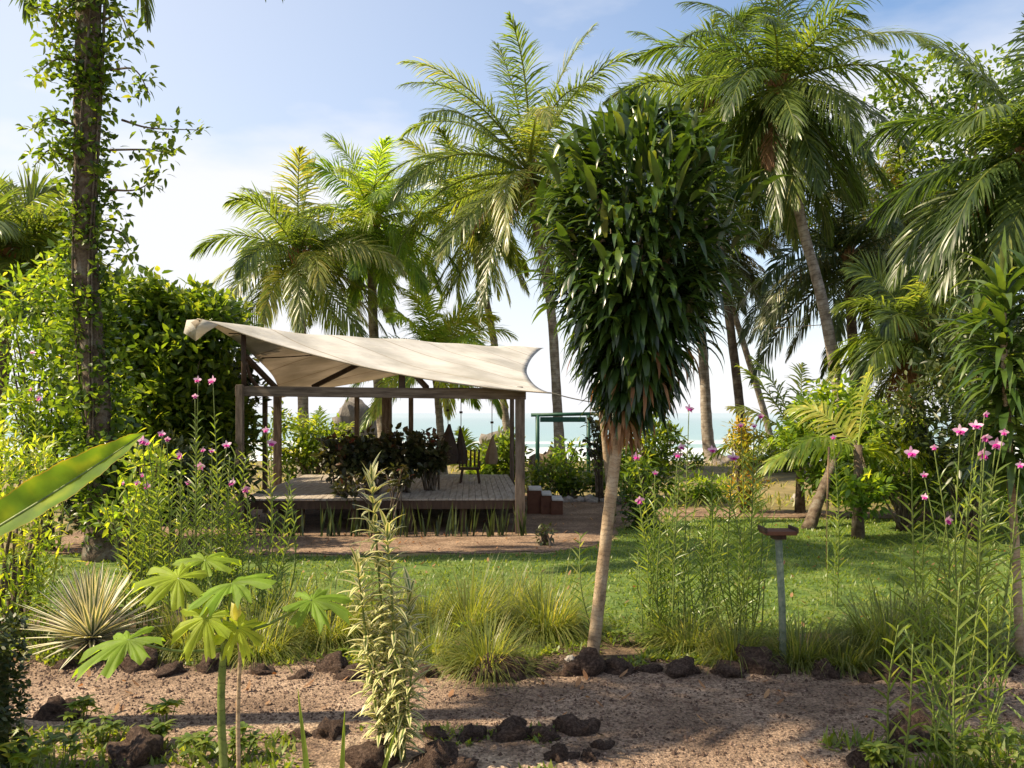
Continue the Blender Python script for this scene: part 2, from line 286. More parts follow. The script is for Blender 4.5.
def seamat():
    m, Nn, Lk, out = newmat('sea_water')
    g = Nn.new('ShaderNodeNewGeometry'); sp = Nn.new('ShaderNodeSeparateXYZ'); Lk.new(g.outputs['Position'], sp.inputs[0])
    mp = Nn.new('ShaderNodeMapping'); mp.inputs['Scale'].default_value = (.018, .11, 1); Lk.new(g.outputs['Position'], mp.inputs[0])
    nz = Nn.new('ShaderNodeTexNoise'); nz.inputs['Scale'].default_value = 1; nz.inputs['Detail'].default_value = 7; Lk.new(mp.outputs[0], nz.inputs[0])
    # depth bands: foam near the shore, turquoise, then deeper blue
    cr = ramp(Nn, [(0, (.21, .31, .31)), (.10, (.19, .29, .31)), (.5, (.22, .30, .33)), (1, (.28, .35, .39))])
    mr = Nn.new('ShaderNodeMapRange'); mr.inputs[1].default_value = 110; mr.inputs[2].default_value = 900; Lk.new(sp.outputs[1], mr.inputs[0]); Lk.new(mr.outputs[0], cr.inputs[0])
    fo = Nn.new('ShaderNodeMapRange'); fo.inputs[1].default_value = 150; fo.inputs[2].default_value = 95; fo.inputs[3].default_value = -.12; fo.inputs[4].default_value = .2; Lk.new(sp.outputs[1], fo.inputs[0])
    ad = Nn.new('ShaderNodeMath'); ad.operation = 'ADD'; Lk.new(fo.outputs[0], ad.inputs[0]); Lk.new(nz.outputs['Fac'], ad.inputs[1])
    fr = ramp(Nn, [(.56, (0, 0, 0)), (.66, (1, 1, 1))]); Lk.new(ad.outputs[0], fr.inputs[0])
    mxn = Nn.new('ShaderNodeMixRGB'); mxn.inputs[2].default_value = (.62, .63, .63, 1); Lk.new(fr.outputs[0], mxn.inputs[0]); Lk.new(cr.outputs[0], mxn.inputs[1])
    b = Nn.new('ShaderNodeBsdfPrincipled'); b.inputs['Roughness'].default_value = .35; Lk.new(mxn.outputs[0], b.inputs['Base Color']); b.inputs['Specular IOR Level'].default_value = .4
    m2 = Nn.new('ShaderNodeMapping'); m2.inputs['Scale'].default_value = (.12, .5, 1); Lk.new(g.outputs['Position'], m2.inputs[0])
    n2 = Nn.new('ShaderNodeTexNoise'); n2.inputs['Scale'].default_value = 1; n2.inputs['Detail'].default_value = 6; Lk.new(m2.outputs[0], n2.inputs[0])
    bp = Nn.new('ShaderNodeBump'); bp.inputs['Strength'].default_value = .8; bp.inputs['Distance'].default_value = .5; Lk.new(n2.outputs['Fac'], bp.inputs['Height']); Lk.new(bp.outputs[0], b.inputs['Normal'])
    Lk.new(b.outputs[0], out.inputs[0]); return m
M_sea = seamat()

# ------------------------------------------------------------------ ground, water
def grid(xs, ys, zf):
    mb = MB(); X, Yv = np.meshgrid(xs, ys); Z = np.vectorize(zf)(X, Yv); n, m = X.shape; i = np.arange(n * m).reshape(n, m)
    mb.add(np.stack([X, Yv, Z], -1), np.stack([i[:-1, :-1], i[:-1, 1:], i[1:, 1:], i[1:, :-1]], -1)); return mb
def gz(x, y):
    if y > 46: return -min((y - 46) * .085, 3.5)
    if y > 27: return .10 * math.sin((y - 27) / 19 * math.pi) + .04 * noise.noise(Vector((x * .3, y * .3, 0)))
    return 0.
kind(grid(np.concatenate([np.linspace(-500, -40, 8), np.linspace(-36, 36, 37), np.linspace(40, 500, 8)]), np.concatenate([np.linspace(-60, 26, 12), np.linspace(27, 46, 20), np.linspace(48, 100, 14)]), gz).build('ground', M_ground), 'structure')
kind(grid(np.linspace(-500, 500, 9), [50.5, 58, 66, 75, 90], lambda x, y: gz(x, y) + .05).build('beach', M_sand), 'structure')
def wave(x, y):
    z = -1.72
    for y0, a, ph in ((74, .28, 0), (88, .42, 2), (106, .6, 5), (128, .35, 9)):
        yy = y0 + 3 * noise.noise(Vector((x * .03, ph, 0))) * 2
        z += a * math.exp(-((y - yy) / 2.2) ** 2) * (0.75 + .6 * noise.noise(Vector((x * .12, ph, 3)))) 
    return z + .08 * noise.noise(Vector((x * .4, y * .4, 0)))
kind(grid(np.linspace(-220, 220, 150), np.concatenate([np.linspace(60, 140, 110), [160, 200, 300]]), wave).build('surf', M_sea), 'structure')
kind(grid(np.linspace(-14000, 14000, 5), [300, 600, 1500, 4000, 14000], lambda x, y: -1.72).build('sea', M_sea), 'structure')

def inside(P2, poly):
    x, y = P2[:, 0], P2[:, 1]; c = np.zeros(len(P2), bool); j = len(poly) - 1
    for i in range(len(poly)):
        xi, yi = poly[i]; xj, yj = poly[j]
        if yi != yj: c ^= ((yi > y) != (yj > y)) & (x < (xj - xi) * (y - yi) / (yj - yi) + xi)
        j = i
    return c
def sheet(name, outline, z, mat, jit=.08, seed=1):
    """flat irregular polygon sheet"""
    pts = []
    o = [np.array(p, float) for p in outline]
    for a, b in zip(o, o[1:] + o[:1]):
        n = max(2, int(np.linalg.norm(b - a) / .35))
        for k in range(n):
            p = a + (b - a) * k / n; q = Vector((p[0] * 1.3, p[1] * 1.3, seed))
            pts.append((p[0] + jit * 2 * noise.noise(q), p[1] + jit * 2 * noise.noise(q + Vector((9, 4, 2))), 0))
    from mathutils.geometry import delaunay_2d_cdt
    vs = [Vector(p[:2]) for p in pts]; n0 = len(vs); arr_ = np.array(pts)[:, :2]
    gx, gy = np.meshgrid(np.arange(arr_[:, 0].min(), arr_[:, 0].max(), .5), np.arange(arr_[:, 1].min(), arr_[:, 1].max(), .5)); gp = np.stack([gx.ravel(), gy.ravel()], 1) + .01; gp = gp[inside(gp, arr_)]
    res = delaunay_2d_cdt(vs + [Vector(q) for q in gp], [(i, (i + 1) % n0) for i in range(n0)], [], 1, 1e-4)
    me = bpy.data.meshes.new(name); me.from_pydata([(v.x, v.y, 0) for v in res[0]], [], [tuple(f) for f in res[2]]); me.materials.append(mat); me.update()
    ob = bpy.data.objects.new(name, me); scene.collection.objects.link(ob); ob.location.z = z
    if me.polygons[0].normal.z < 0: me.flip_normals()
    return kind(ob, 'structure'), np.array(pts)[:, :2]
bed, bed_poly = sheet('planting_bed', [(-12, 8.6), (12, 8.6), (12, 10.9), (4.5, 10.6), (2.2, 10.4), (.9, 10.9), (-2, 11.6), (-6, 11.4), (-12, 12)], .004, M_soil, .15, 3)
lawn, lawn_poly = sheet('lawn', [(-13, 11), (-4, 11.2), (-2, 11), (-.2, 10.6), (.8, 10.2), (1.6, 9.9), (3.3, 9.9), (5, 9.9), (14, 10), (15, 20.3), (8, 20.6), (4.6, 20.8), (2.6, 19.6), (1.6, 16.4), (.6, 15.6), (-3, 15.3), (-8, 15.5), (-13, 16)], .008, M_lawnbase, .18, 5)
yard, yard_poly = sheet('gravel_yard', [(-9, 15.6), (-3, 15.5), (.6, 15.8), (1.6, 16.6), (2.4, 19.6), (3.6, 23.5), (3.0, 26), (.6, 27), (-9, 27)], .012, M_yard, .15, 7)
sheet('back_path', [(2.4, 21.2), (8, 20.9), (16, 20.7), (16, 22.0), (8, 22.1), (3, 23.4)], .016, M_yard, .12, 9)
path, path_poly = sheet('gravel_path', [(-14, 7.1), (-4, 7.15), (-2.2, 6.95), (-.2, 6.9), (.65, 6.75), (.85, 6.1), (.6, 5.0), (2.3, 4.6), (2.35, 6.2), (2.9, 6.8), (14, 6.8), (14, 8.55), (5, 8.65), (2, 8.8), (0, 8.7), (-3, 8.75), (-14, 8.9)], .014, M_gravel, .12, 11)

def scatter(poly, n, x0, x1, y0, y1):
    p = rng.uniform((x0, y0), (x1, y1), (n, 2)); return p[inside(p, poly)]
near_bed, near_poly = sheet('front_bed', [(-9, 4), (.55, 4), (.9, 6.15), (.62, 6.85), (-.3, 7.0), (-2.2, 7.05), (-4, 7.2), (-9, 7.2)], .019, M_earth, .12, 13)
sheet('corner_bed', [(2.35, 4), (8, 4), (8, 6.9), (2.95, 6.9), (2.5, 6.2)], .019, M_earth, .12, 14)
# loose gravel
mb = MB(); pp = np.vstack([scatter(path_poly, 26000, -6.5, 7, 4.8, 9.2), rng.normal((.45, 6.15), (.25, .25), (500, 2)), np.stack([rng.uniform(-5, 6, 2500), rng.normal(8.78, .12, 2500)], 1), np.stack([rng.uniform(-3.5, .6, 2500), rng.normal(6.8, .3, 2500)], 1)]); n = len(pp); r = rng.uniform(.005, .016, n) * np.where(rng.random(n) < .04, rng.uniform(1.4, 2.2, n), 1)
oc = np.array([[1, 0, 0], [0, 1, 0], [-1, 0, 0], [0, -1, 0], [0, 0, .8], [0, 0, -.6]], float)
V = oc[None] * rng.uniform(.6, 1.3, (n, 6, 1)) * r[:, None, None]; an = rng.uniform(0, 6.28, n); c, s_ = np.cos(an)[:, None], np.sin(an)[:, None]
V = np.stack([V[..., 0] * c - V[..., 1] * s_, V[..., 0] * s_ + V[..., 1] * c, V[..., 2]], -1) + np.concatenate([pp, np.full((n, 1), .018)], 1)[:, None]
tr = np.array([(0, 1, 4), (1, 2, 4), (2, 3, 4), (3, 0, 4), (1, 0, 5), (2, 1, 5), (3, 2, 5), (0, 3, 5)])
A = np.zeros((n, 6, 3)); A[..., 0] = np.where(r > .018, rng.random(n) * .5, rng.beta(1.6, 2, n))[:, None]
mb.add(V, None, (tr[None] + (np.arange(n) * 6)[:, None, None]).reshape(-1, 3), A)
kind(tag(mb.build('loose_gravel', M_peb, smooth=False), 'loose pinkish brown gravel strewn over the front path', 'gravel'), 'stuff')
# lawn leaves
def cover(mb, p2, Lr, W, z=0., droop=.3, up=.8, nseg=2, tint=(.5, .2)):
    n = len(p2); az = rng.uniform(0, 6.28, n); e = rng.uniform(.2, up, n)
    D = np.stack([np.cos(az) * np.cos(e), np.sin(az) * np.cos(e), np.sin(e)], 1)
    L_ = rng.uniform(*Lr, n); z_ = np.broadcast_to(z, (n,))
    mb.leaves(np.concatenate([p2, np.reshape(z_, (n, 1))], 1), D, (0, 0, 1), L_, W * rng.uniform(.7, 1.2, n), droop, nseg, tint=np.clip(rng.normal(*tint, n), 0, 1))
def nfield(p, sc, seed): return np.array([noise.noise(Vector((a * sc, b * sc, seed))) for a, b in p])
mb = MB(); p = scatter(lawn_poly, 70000, -8, 11, 9.6, 21.5); p = p[nfield(p, 1.1, 4) > -.42]
t = .5 + .35 * nfield(p, .7, 8); cover(mb, p, (.04, .09), .022, .01, .2, 1.2, tint=(.5, .2))
kind(tag(mb.build('lawn_grass', M_lawn), 'short broad leaved green grass of the lawn', 'grass'), 'stuff')
# fallen leaves
mb = MB(); p = np.vstack([scatter(path_poly, 260, -6.5, 7, 4.8, 9.2), scatter(lawn_poly, 500, -8, 12, 10, 21), scatter(yard_poly, 500, -8, 4, 15.5, 27)]); cover(mb, p, (.05, .13), .04, .024, -.3, .5, nseg=3, tint=(.5, .3))
kind(tag(mb.build('leaf_litter', M_dead), 'dry brown leaves fallen on the path, lawn and yard', 'leaf litter'), 'stuff')
# weeds in the beds and verges
mb = MB()
p = scatter(bed_poly, 16000, -6.5, 7, 8.8, 11.8); k = nfield(p, 1.3, 20) + .12 * (p[:, 0] > .3); cover(mb, p[k > .0], (.05, .12), .03, .01, .3, 1.3, tint=(.55, .22))
p = rng.uniform((-5, 8.6), (6, 9.2), (9000, 2)); k = nfield(p, 2.2, 31); cover(mb, p[k > .02], (.04, .08), .03, .02, .2, 1.2, tint=(.7, .2))
p = rng.uniform((-3.9, 5.2), (.3, 6.9), (7000, 2)); k = nfield(p, 1.5, 12) - .12 * (p[:, 0] > -1.6); cover(mb, p[k > .0], (.05, .1), .03, .01, .2, 1.3, tint=(.6, .2))
p = rng.uniform((1.9, 4.8), (4.5, 6.7), (5000, 2)); k = nfield(p, 1.5, 14); cover(mb, p[(k > -.15) & (p[:, 0] > 2.3)], (.06, .16), .025, .01, .2, 1.4, tint=(.55, .2))
kind(tag(mb.build('weeds', M_lawn), 'low mixed weeds spreading between the path stones', 'ground cover'), 'stuff')
# rough ground beyond the lawn
mb = MB(); p = rng.uniform((-16, 22), (26, 45), (36000, 2)); k = nfield(p, .35, 40) + .25 * nfield(p, 1.5, 41); p = p[(k > .0) & ~inside(p, yard_poly)]
cover(mb, p, (.12, .3), .05, .02, .4, 1.4, tint=(.6, .25))
kind(tag(mb.build('rough_grass', M_grass), 'rough yellowish grass and low growth under the distant palms', 'grass'), 'stuff')

# ------------------------------------------------------------------ pavilion
TH = R(2.7)
def D2(u, v, z=0.):                                   # deck coordinates: u to the right from the front-left corner, v to the back
    return np.array([-5.62 + u * math.cos(TH) - v * math.sin(TH), 18.3 + u * math.sin(TH) * .3 + v * math.cos(TH), z])
DW, DD, DZ = 5.85, 7.2, .71
pav = thing('open_pavilion', (0, 0, 0), 'open timber pavilion with raised plank deck under the canvas sail', 'pavilion')
b = MB(); nb = 42
for i in range(nb):
    u0 = DW * i / nb; wdt = DW / nb - .008; a = D2(u0 + wdt / 2, -.04); e = D2(u0 + wdt / 2, DD); z = DZ - .02 + rng.uniform(-.002, .002)
    b.bar((a[0], a[1], z), (e[0], e[1], z), wdt, .036)
dk = b.build('deck', M_deck, pav, smooth=False, bevel=.003)
b = MB(); a, c = D2(0, 0, DZ - .13), D2(DW, 0, DZ - .13); b.bar(a, c, .05, .17); b.bar(D2(DW, .03, DZ - .13), D2(DW, DD, DZ - .13), .05, .17); b.bar(D2(0, .03, DZ - .13), D2(0, DD, DZ - .13), .05, .17)
for v in (1.8, 3.6, 5.4): b.bar(D2(.05, v, DZ - .13), D2(DW - .05, v, DZ - .13), .05, .16)
b.build('deck_frame', M_woodd, pav, smooth=False, bevel=.005)
for u in np.linspace(.1, DW - .1, 6):
    for v in (.15, DD * .5, DD - .1): b = MB(); p_ = D2(u, v); b.box((p_[0], p_[1], .26), (.14, .14, .56)); b.build('deck_post', M_woodd, pav, smooth=False, bevel=.006)
BT = 3.02
def post(px, Y, wd, z1=2.76, z0=0., mat=M_wood, name='post'):
    x = (px - 512) / F * Y; b = MB(); b.bar((x, Y, z0), (x, Y, z1), wd, wd); return b.build(name, mat, pav, smooth=False, bevel=.008)
post(240, 18.2, .14, 3.06); post(520, 18.24, .2, 2.78); post(512, 25.75, .13, 2.98); post(277.5, 25.7, .2, 2.98); post(357, 25.8, .13, 2.98); post(411, 25.8, .13, 2.98); post(387, 25.75, .26, 3.0); post(265, 22, .11, 2.9)
b = MB(); b.bar(P(236, 391, 18.3), P(526, 394.5, 18.3), .14, .21); b.build('front_beam', M_woodx, pav, smooth=False, bevel=.008)
b = MB(); z = 3.10; b.bar((-6.9, 25.75, z), (.15, 25.75, z), .14, .22); b.build('back_beam', M_woodx, pav, smooth=False, bevel=.008)
for x0, x1 in ((240, 268), (520, 512)):
    a = P(x0, 392, 18.45); c = np.array([(x1 - 512) / F * 25.6, 25.6, 3.08]); a[2] = 2.93; b = MB(); b.bar(a, c, .12, .2); b.build('side_beam', M_wood, pav, smooth=False, bevel=.008)
# prop pole and braces that carry the sail
b = MB(); b.tube([P(244, 388, 18.32), P(243.5, 334, 18.32)], .055, 8); b.build('prop_pole', M_woodd, pav)
b = MB(); b.bar(P(245, 356, 18.34), P(280, 392, 19.9), .09, .09); b.build('brace', M_woodd, pav, smooth=False)
b = MB(); b.tube(spline([P(246, 362, 18.3), P(251, 378, 18.5), P(260, 389, 18.7)], 8), .04, 6); b.build('brace', M_woodd, pav)
b = MB(); b.bar(P(313, 387, 22), P(359, 364, 21.5), .1, .1); b.build('brace', M_woodd, pav, smooth=False)
b = MB(); b.bar(P(402, 388, 18.35), P(402, 375, 18.35), .12, .12); b.build('prop_pole', M_woodd, pav, smooth=False)
b = MB(); b.bar(P(414, 374, 20), P(427, 388, 18.5), .09, .09); b.build('brace', M_woodd, pav, smooth=False)

# sail (saddle-shaped canvas)
NL, NR = P(197, 319, 18.0), P(551, 393, 17.7); FR, FL = P(544, 348, 26.5), P(278, 398, 26.5)
nn = 44; u = np.linspace(0, 1, nn); U_, V_ = np.meshgrid(u, u)
def hyp(U, V):
    U = U[..., None]; V = V[..., None]
    p1 = NL + U * (NR - NL) + V * (FR - NR); p2 = NL + V * (FL - NL) + U * (FR - FL)
    wgt = 1 / (1 + np.exp(-(U - V) * 26)); p = p1 * wgt + p2 * (1 - wgt)
    cu = 4 * U * (1 - U); cv = 4 * V * (1 - V)
    inn = np.concatenate([.5 * cv * (.5 - U) * 2, .25 * cu * (.5 - V) * 2, -.26 * cu * (1 - V) ** 2 - .10 * cv * U ** 2], -1)
    return p + inn
H = hyp(U_, V_); H[..., 2] += .03 * np.sin(U_ * 17 + V_ * 5) * np.sin(V_ * 9)
idx = np.arange(nn * nn).reshape(nn, nn); mb = MB()
mb.add(H, np.stack([idx[:-1, :-1], idx[:-1, 1:], idx[1:, 1:], idx[1:, :-1]], -1))
sail = thing('shade_sail', tuple(NL), 'large cream canvas shade sail stretched high over the pavilion', 'shade sail')
mb.v[0] = mb.v[0] - NL; cv_ = mb.build('canvas', M_canvas, sail); md = cv_.modifiers.new('thick', 'SOLIDIFY'); md.thickness = .006
# folded corner flap at the left tip
a = P(202, 319, 18) - NL; b1 = P(187, 320, 18.2) - NL; fl = MB()
g0 = [a, P(218, 325, 18) - NL, P(207, 332, 18.1) - NL, P(196, 341, 18.15) - NL, P(189, 336, 18.3) - NL, P(184, 333, 18.4) - NL, b1]
cen = P(196, 325, 18.05) - NL; fl.add([cen] + g0, None, [(0, i + 1, (i + 1) % 7 + 1) for i in range(7)]); f_ = fl.build('corner_flap', M_canvas, sail); f_.modifiers.new('thick', 'SOLIDIFY').thickness = .01
# ropes along the underside, edge cord
for vv, uu in ((.12, None), (.38, None)):
    us = np.linspace(.02, .6, 20); pts = hyp(us, np.full(20, vv) + .25 * us) - NL; pts[:, 2] -= .05 + .06 * np.sin(np.linspace(0, 3.14, 20)); rp = MB(); rp.tube(pts, .014, 5); rp.build('rope', M_woodd, sail)
us = np.linspace(0, 1, 40); pts = hyp(us, np.zeros(40)) - NL; rp = MB(); rp.tube(pts, .016, 5); rp.build('edge_cord', M_rope, sail)
# guy ropes
rp = MB(); rp.tube(spline([NR, P(575, 399, 18.6), P(602, 404, 19.9)], 14) , .012, 5); tag(rp.build('guy_rope', M_rope), 'thin pale guy rope running right from the low corner of the sail', 'rope')
rp = MB(); rp.tube(spline([P(640, 322, 42), P(740, 329, 36), P(820, 325, 30.3)], 14), .014, 5); tag(rp.build('overhead_wire', M_rope), 'thin wire strung high between two palm trunks above the sea', 'wire')
# steps by the right corner of the deck
st = thing('wooden_steps', (.75, 19.6, 0), 'red brown wooden steps with pale treads beside the deck', 'steps')
for i, (px0, px1, py) in enumerate(((527, 541, 489), (540, 551, 494), (550, 562, 499))):
    Y = 22.2 - i * .1; x0 = (px0 - 512) / F * Y - .75; x1 = (px1 - 512) / F * Y - .75; zt = CZ - (py - 413) / F * Y
    b = MB(); b.box(((x0 + x1) / 2, Y - 19.6, zt / 2), (x1 - x0 - .01, .95, zt)); b.build('riser', M_red, st, smooth=False, bevel=.008)
    b = MB(); b.box(((x0 + x1) / 2 + .02, Y - 19.62, zt + .024), (x1 - x0 - .03, .99, .04)); b.build('tread', M_tread, st, smooth=False, bevel=.006)

# hung cloths, chair on deck
def hung(px, y0, y1, wpx, Y, mat, label, seed):
    top = P(px, y0, Y); bot = P(px, y1, Y); h = top[2] - bot[2]; w_ = wpx / F * Y / 2
    t = thing('hanging_cloth', tuple(bot), label, 'hanging cloth', 'cloths hanging from the pavilion roof')
    mb = MB(); n = 24; K = 16; V = []; rs = np.random.default_rng(seed); ph = rs.uniform(0, 6.28)
    for k in range(K):
        f = k / (K - 1); rr = w_ * (.12 + .88 * math.sin(min(1, (1 - f) * 1.08) * math.pi * .5) ** 1.2) * (1 if f > .1 else .8 + 2 * f)
        for j in range(n):
            a = j / n * 6.283; q = rr * (1 + .16 * math.sin(a * 6 + ph + f))
            V.append((math.cos(a) * q + w_ * .25 * (f - .5) * (1 if seed % 2 else -1), math.sin(a) * q * .7, f * h))
    q = [(k * n + j, k * n + (j + 1) % n, (k + 1) * n + (j + 1) % n, (k + 1) * n + j) for k in range(K - 1) for j in range(n)]
    mb.add(V, q); mb.build('cloth', mat, t)
    r_ = MB(); r_.tube([(0, 0, h), (0, 0, 2.95 - bot[2])], .012, 5); r_.build('rope', M_rope, t)
    r_ = MB(); r_.tube([(0, 0, h + .35), (.0, 0, h + .41)], [.05, .05], 6); r_.build('knot', M_woodd, t)
hung(448, 424, 464, 21, 24.5, M_cloth, 'widest dark cloth hanging over the deck', 1)
hung(461, 426, 464, 11, 24.6, M_cloth, 'narrow dark cloth hanging beside the widest dark one', 2)
hung(492, 436, 464, 12, 24.8, M_clotht, 'tan cloth hanging near the right pavilion post', 3)
ch = thing('wooden_chair', (P(470, 478, 22.5)[0], 22.5, DZ), 'low dark wooden chair standing on the deck edge under the hanging cloths', 'chair')
b = MB(); b.box((0, 0, .36), (.5, .46, .05)); b.build('seat', M_woodd, ch, smooth=False, bevel=.008)
for sx_ in (-1, 1):
    for sy in (-1, 1): b = MB(); b.bar((sx_ * .24, sy * .2, 0), (sx_ * .19, sy * .17, .34), .05); b.build('leg', M_woodd, ch, smooth=False)
    b = MB(); b.bar((sx_ * .25, -.2, .36), (sx_ * .25, -.2, .52), .04); b.bar((sx_ * .25, .21, .52), (sx_ * .25, -.24, .54), .05); b.build('armrest', M_woodd, ch, smooth=False)
b = MB()
for k in range(5): b.bar((-.2 + .1 * k, .2, .4), (-.22 + .11 * k, .42, .82), .05, .02)
b.build('backrest', M_woodd, ch, smooth=False)

# green frame with board
gf = thing('green_frame', tuple(GX(562, 30)), 'green metal goal-like frame with a narrow board, facing the sea', 'frame')
def L30(px, py): return P(px, py, 30) - GX(562, 30)
b = MB(); b.tube([L30(531, 415), L30(607, 413.5)], .06, 8); b.build('top_bar', M_green, gf)
for px in (537.5, 588.5): b = MB(); b.tube([L30(px, 486), L30(px, 415)], .07, 8); b.build('post', M_green, gf)
b = MB(); a = L30(563, 419.5); b.box(a, (1.55, .05, .17)); b.build('board', M_green, gf, smooth=False, bevel=.01)

# bird table
bt = thing('bird_table', tuple(G(783, 668)), 'brown topped feeder table on a worn green post in the lawn bed', 'bird table')
Yb = G(783, 668)[1]
b = MB(); b.tube([(0, 0, 0), (-.01, 0, .6), (-.045, 0, 1.28)], .035, 10, bump=.03); b.build('post', M_gpost, bt)
b = MB(); b.box((-.05, 0, 1.325), (.30, .26, .04)); b.build('top', M_red, bt, smooth=False, bevel=.006)
b = MB(); b.box((-.2, 0, 1.352), (.02, .28, .05)); b.box((.10, 0, 1.352), (.02, .28, .05)); b.build('rim', M_woodd, bt, smooth=False, bevel=.004)
b = MB(); b.box((-.045, 0, 1.28), (.12, .12, .046)); b.build('bracket', M_woodd, bt, smooth=False)
# bamboo stake
g = G(827, 571); b = MB(); b.tube([(0, 0, 0), (.0, 0, 1.0), (.03, 0, 1.95)], .016, 7); tag(b.build('bamboo_stake', M_stemb, loc=g), 'thin tan stake stuck upright in the lawn before the bushes', 'stake')

# ------------------------------------------------------------------ rocks
def rockmesh(seed, sub=3):
    bm = bmesh.new(); bmesh.ops.create_icosphere(bm, subdivisions=sub, radius=1)
    for v in bm.verts:
        c_ = v.co.copy(); n1 = noise.noise(c_ * 1.1 + Vector((seed * 7.3, 0, 0))); n2 = noise.noise(c_ * 2.7 + Vector((0, seed * 3.1, 0))); n3 = noise.noise(c_ * 7 + Vector((0, 0, seed)))
        v.co = c_ * (1 + .55 * n1 + .38 * n2 + .16 * n3); v.co.z = max(v.co.z, -.45)
    me = bpy.data.meshes.new('rock'); bm.to_mesh(me); bm.free()
    me.polygons.foreach_set('use_smooth', [True] * len(me.polygons)); return me
RM = [rockmesh(i) for i in range(7)]
for m_ in RM: m_.materials.append(M_rock)
def rock(px, py, wpx, label, flat=.6, mat=None, name='lava_stone', cat='stone', group='lava stones edging the path', Y=None, k=None):
    g = G(px, py) if Y is None else GX(px, Y); r = wpx / 2 / F * g[1]; i = int(px * 7 + py) % 7 if k is None else k
    me = RM[i]
    if mat: me = me.copy(); me.materials.clear(); me.materials.append(mat)
    o = bpy.data.objects.new(name, me); scene.collection.objects.link(o); o.location = (g[0], g[1] + r * .6, r * flat * .12); o.scale = (r, r * .8, r * flat)
    o.rotation_euler.z = (px * 1.7) % 6.28; tag(o, label, cat, group); return o
far = [(70, 668, 36, 'dark lava stone at the left end of the far path edge behind the hedge'), (130, 668, 44, 'low dark lava stone just right of the agave on the far path edge'), (168, 672, 30, 'small lava stone below the lowest papaya leaf, on the far edge'),
 (205, 671, 38, 'lava stone immediately left of the papaya stem on the far edge'), (262, 673, 30, 'small dark lava stone right of the papaya stem on the far edge'), (300, 676, 34, 'rounded dark lava stone third to the right of the papaya stem'), (328, 672, 30, 'dark lava stone under the shady bank left of the variegated plant'),
 (352, 677, 32, 'lava stone touching the left side of the variegated plant, far edge'), (395, 675, 28, 'lava stone hidden behind the stems of the variegated plant'), (425, 677, 34, 'pale topped lava stone just right of the variegated plant'), (460, 676, 28, 'small lava stone below the front grass tuft, left side'),
 (497, 679, 46, 'wide flat lava stone in front of the foremost grass tuft'), (545, 676, 30, 'small lava stone between the front tuft and the leaning dracaena trunk'), (582, 674, 48, 'wide flat lava stone directly below the dracaena trunk'), (623, 672, 38, 'upright lava stone just right of the dracaena trunk base'),
 (651, 672, 32, 'brown lava stone second to the right of the dracaena trunk'), (685, 674, 34, 'lava stone beneath the middle orchid reeds'), (728, 674, 38, 'lava stone midway between the middle orchid reeds and the bird table'), (768, 673, 52, 'largest dark lava stone at the foot of the bird table'),
 (830, 677, 46, 'dark lava stone first to the right of the bird table'), (868, 680, 30, 'small lava stone under the hollow of the right grass tuft'), (896, 680, 30, 'lava stone just right of the hollow of the right grass tuft'), (930, 678, 34, 'lava stone left of the right orchid reeds, far edge'), (966, 678, 32, 'lava stone behind the right orchid reeds'), (1003, 674, 40, 'lava stone at the right end of the far edge, by the dracaena stem')]
for i, q in enumerate(far): rock(q[0] + (i * 37 % 7 - 3), q[1] + 2 + i % 3, q[2] * (.8 + .09 * (i * 29 % 5)), q[3], flat=.52 + .07 * (i * 13 % 5), k=(i * 3) % 7)
rock(570, 662, 13, 'small whitish stone on the verge left of the dracaena trunk', mat=M_stone, name='pale_stone')
near = [(50, 722, 44, 'lava stone on the near path edge against the hedge'), (125, 768, 66, 'large flat brown stone at the bottom left among leafy plants'), (326, 741, 38, 'dark lava stone left of the variegated plant on the near edge'), (299, 742, 22, 'small lava stone by the tips of the strap leaves'),
 (372, 772, 58, 'big dark stone at the very foot of the variegated plant'), (438, 778, 62, 'big dark stone at the bottom edge right of the variegated plant'), (432, 741, 26, 'small stone right of the variegated stems on the near edge'), (470, 744, 34, 'low stone left of the tallest near edge stone'), (508, 742, 42, 'tallest rounded stone of the near path edge'),
 (545, 744, 32, 'stone right of the tallest near edge stone'), (578, 738, 44, 'rough crumbly stone at the right end of the near edge'), (560, 764, 34, 'rough stone at the bottom beside the crumbled gravel'), (604, 752, 24, 'small crumbled stone beside the path, nearest its middle'), (590, 764, 26, 'small stone at the bottom edge left of the open path'),
 (924, 752, 66, 'large dark boulder in the bottom right corner bed'), (872, 772, 40, 'tall brown stone left of the large dark boulder')]
for q in near: rock(q[0], q[1], q[2], q[3], flat=.75 if q[0] < 850 else .95)
for i, (px, wp, lb) in enumerate(((568, 16, 'nearest the steps'), (580, 12, 'second from the steps'), (592, 18, 'behind the leaning trunk, left one'), (606, 14, 'behind the leaning trunk, right one'), (624, 16, 'right of the leaning trunk'), (645, 14, 'behind the red orchid flower'), (664, 18, 'left of the palm with flared base'), (800, 16, 'behind the lawn, far right of the row'))):
    rock(px, 500 + i % 3, wp, 'pale rounded stone edging the back bed, ' + lb, .7, M_stone, 'pale_stone', 'stone', 'pale stones edging the back bed', Y=24.6)
rock(553, 470, 46, 'dark brown boulder beyond the pavilion by the green frame', 1.35, M_bark, 'boulder', 'boulder', None, Y=31, k=2)
rock(357, 430, 62, 'grey boulder seen through the pavilion beyond the crotons', 1.5, M_boulder, 'boulder', 'boulder', None, Y=44, k=3).location.z = .9
rock(497, 440, 30, 'dark boulder on the beach behind the tan hanging cloth', 1.2, M_boulder, 'boulder', 'boulder', None, Y=44, k=5).location.z = .6

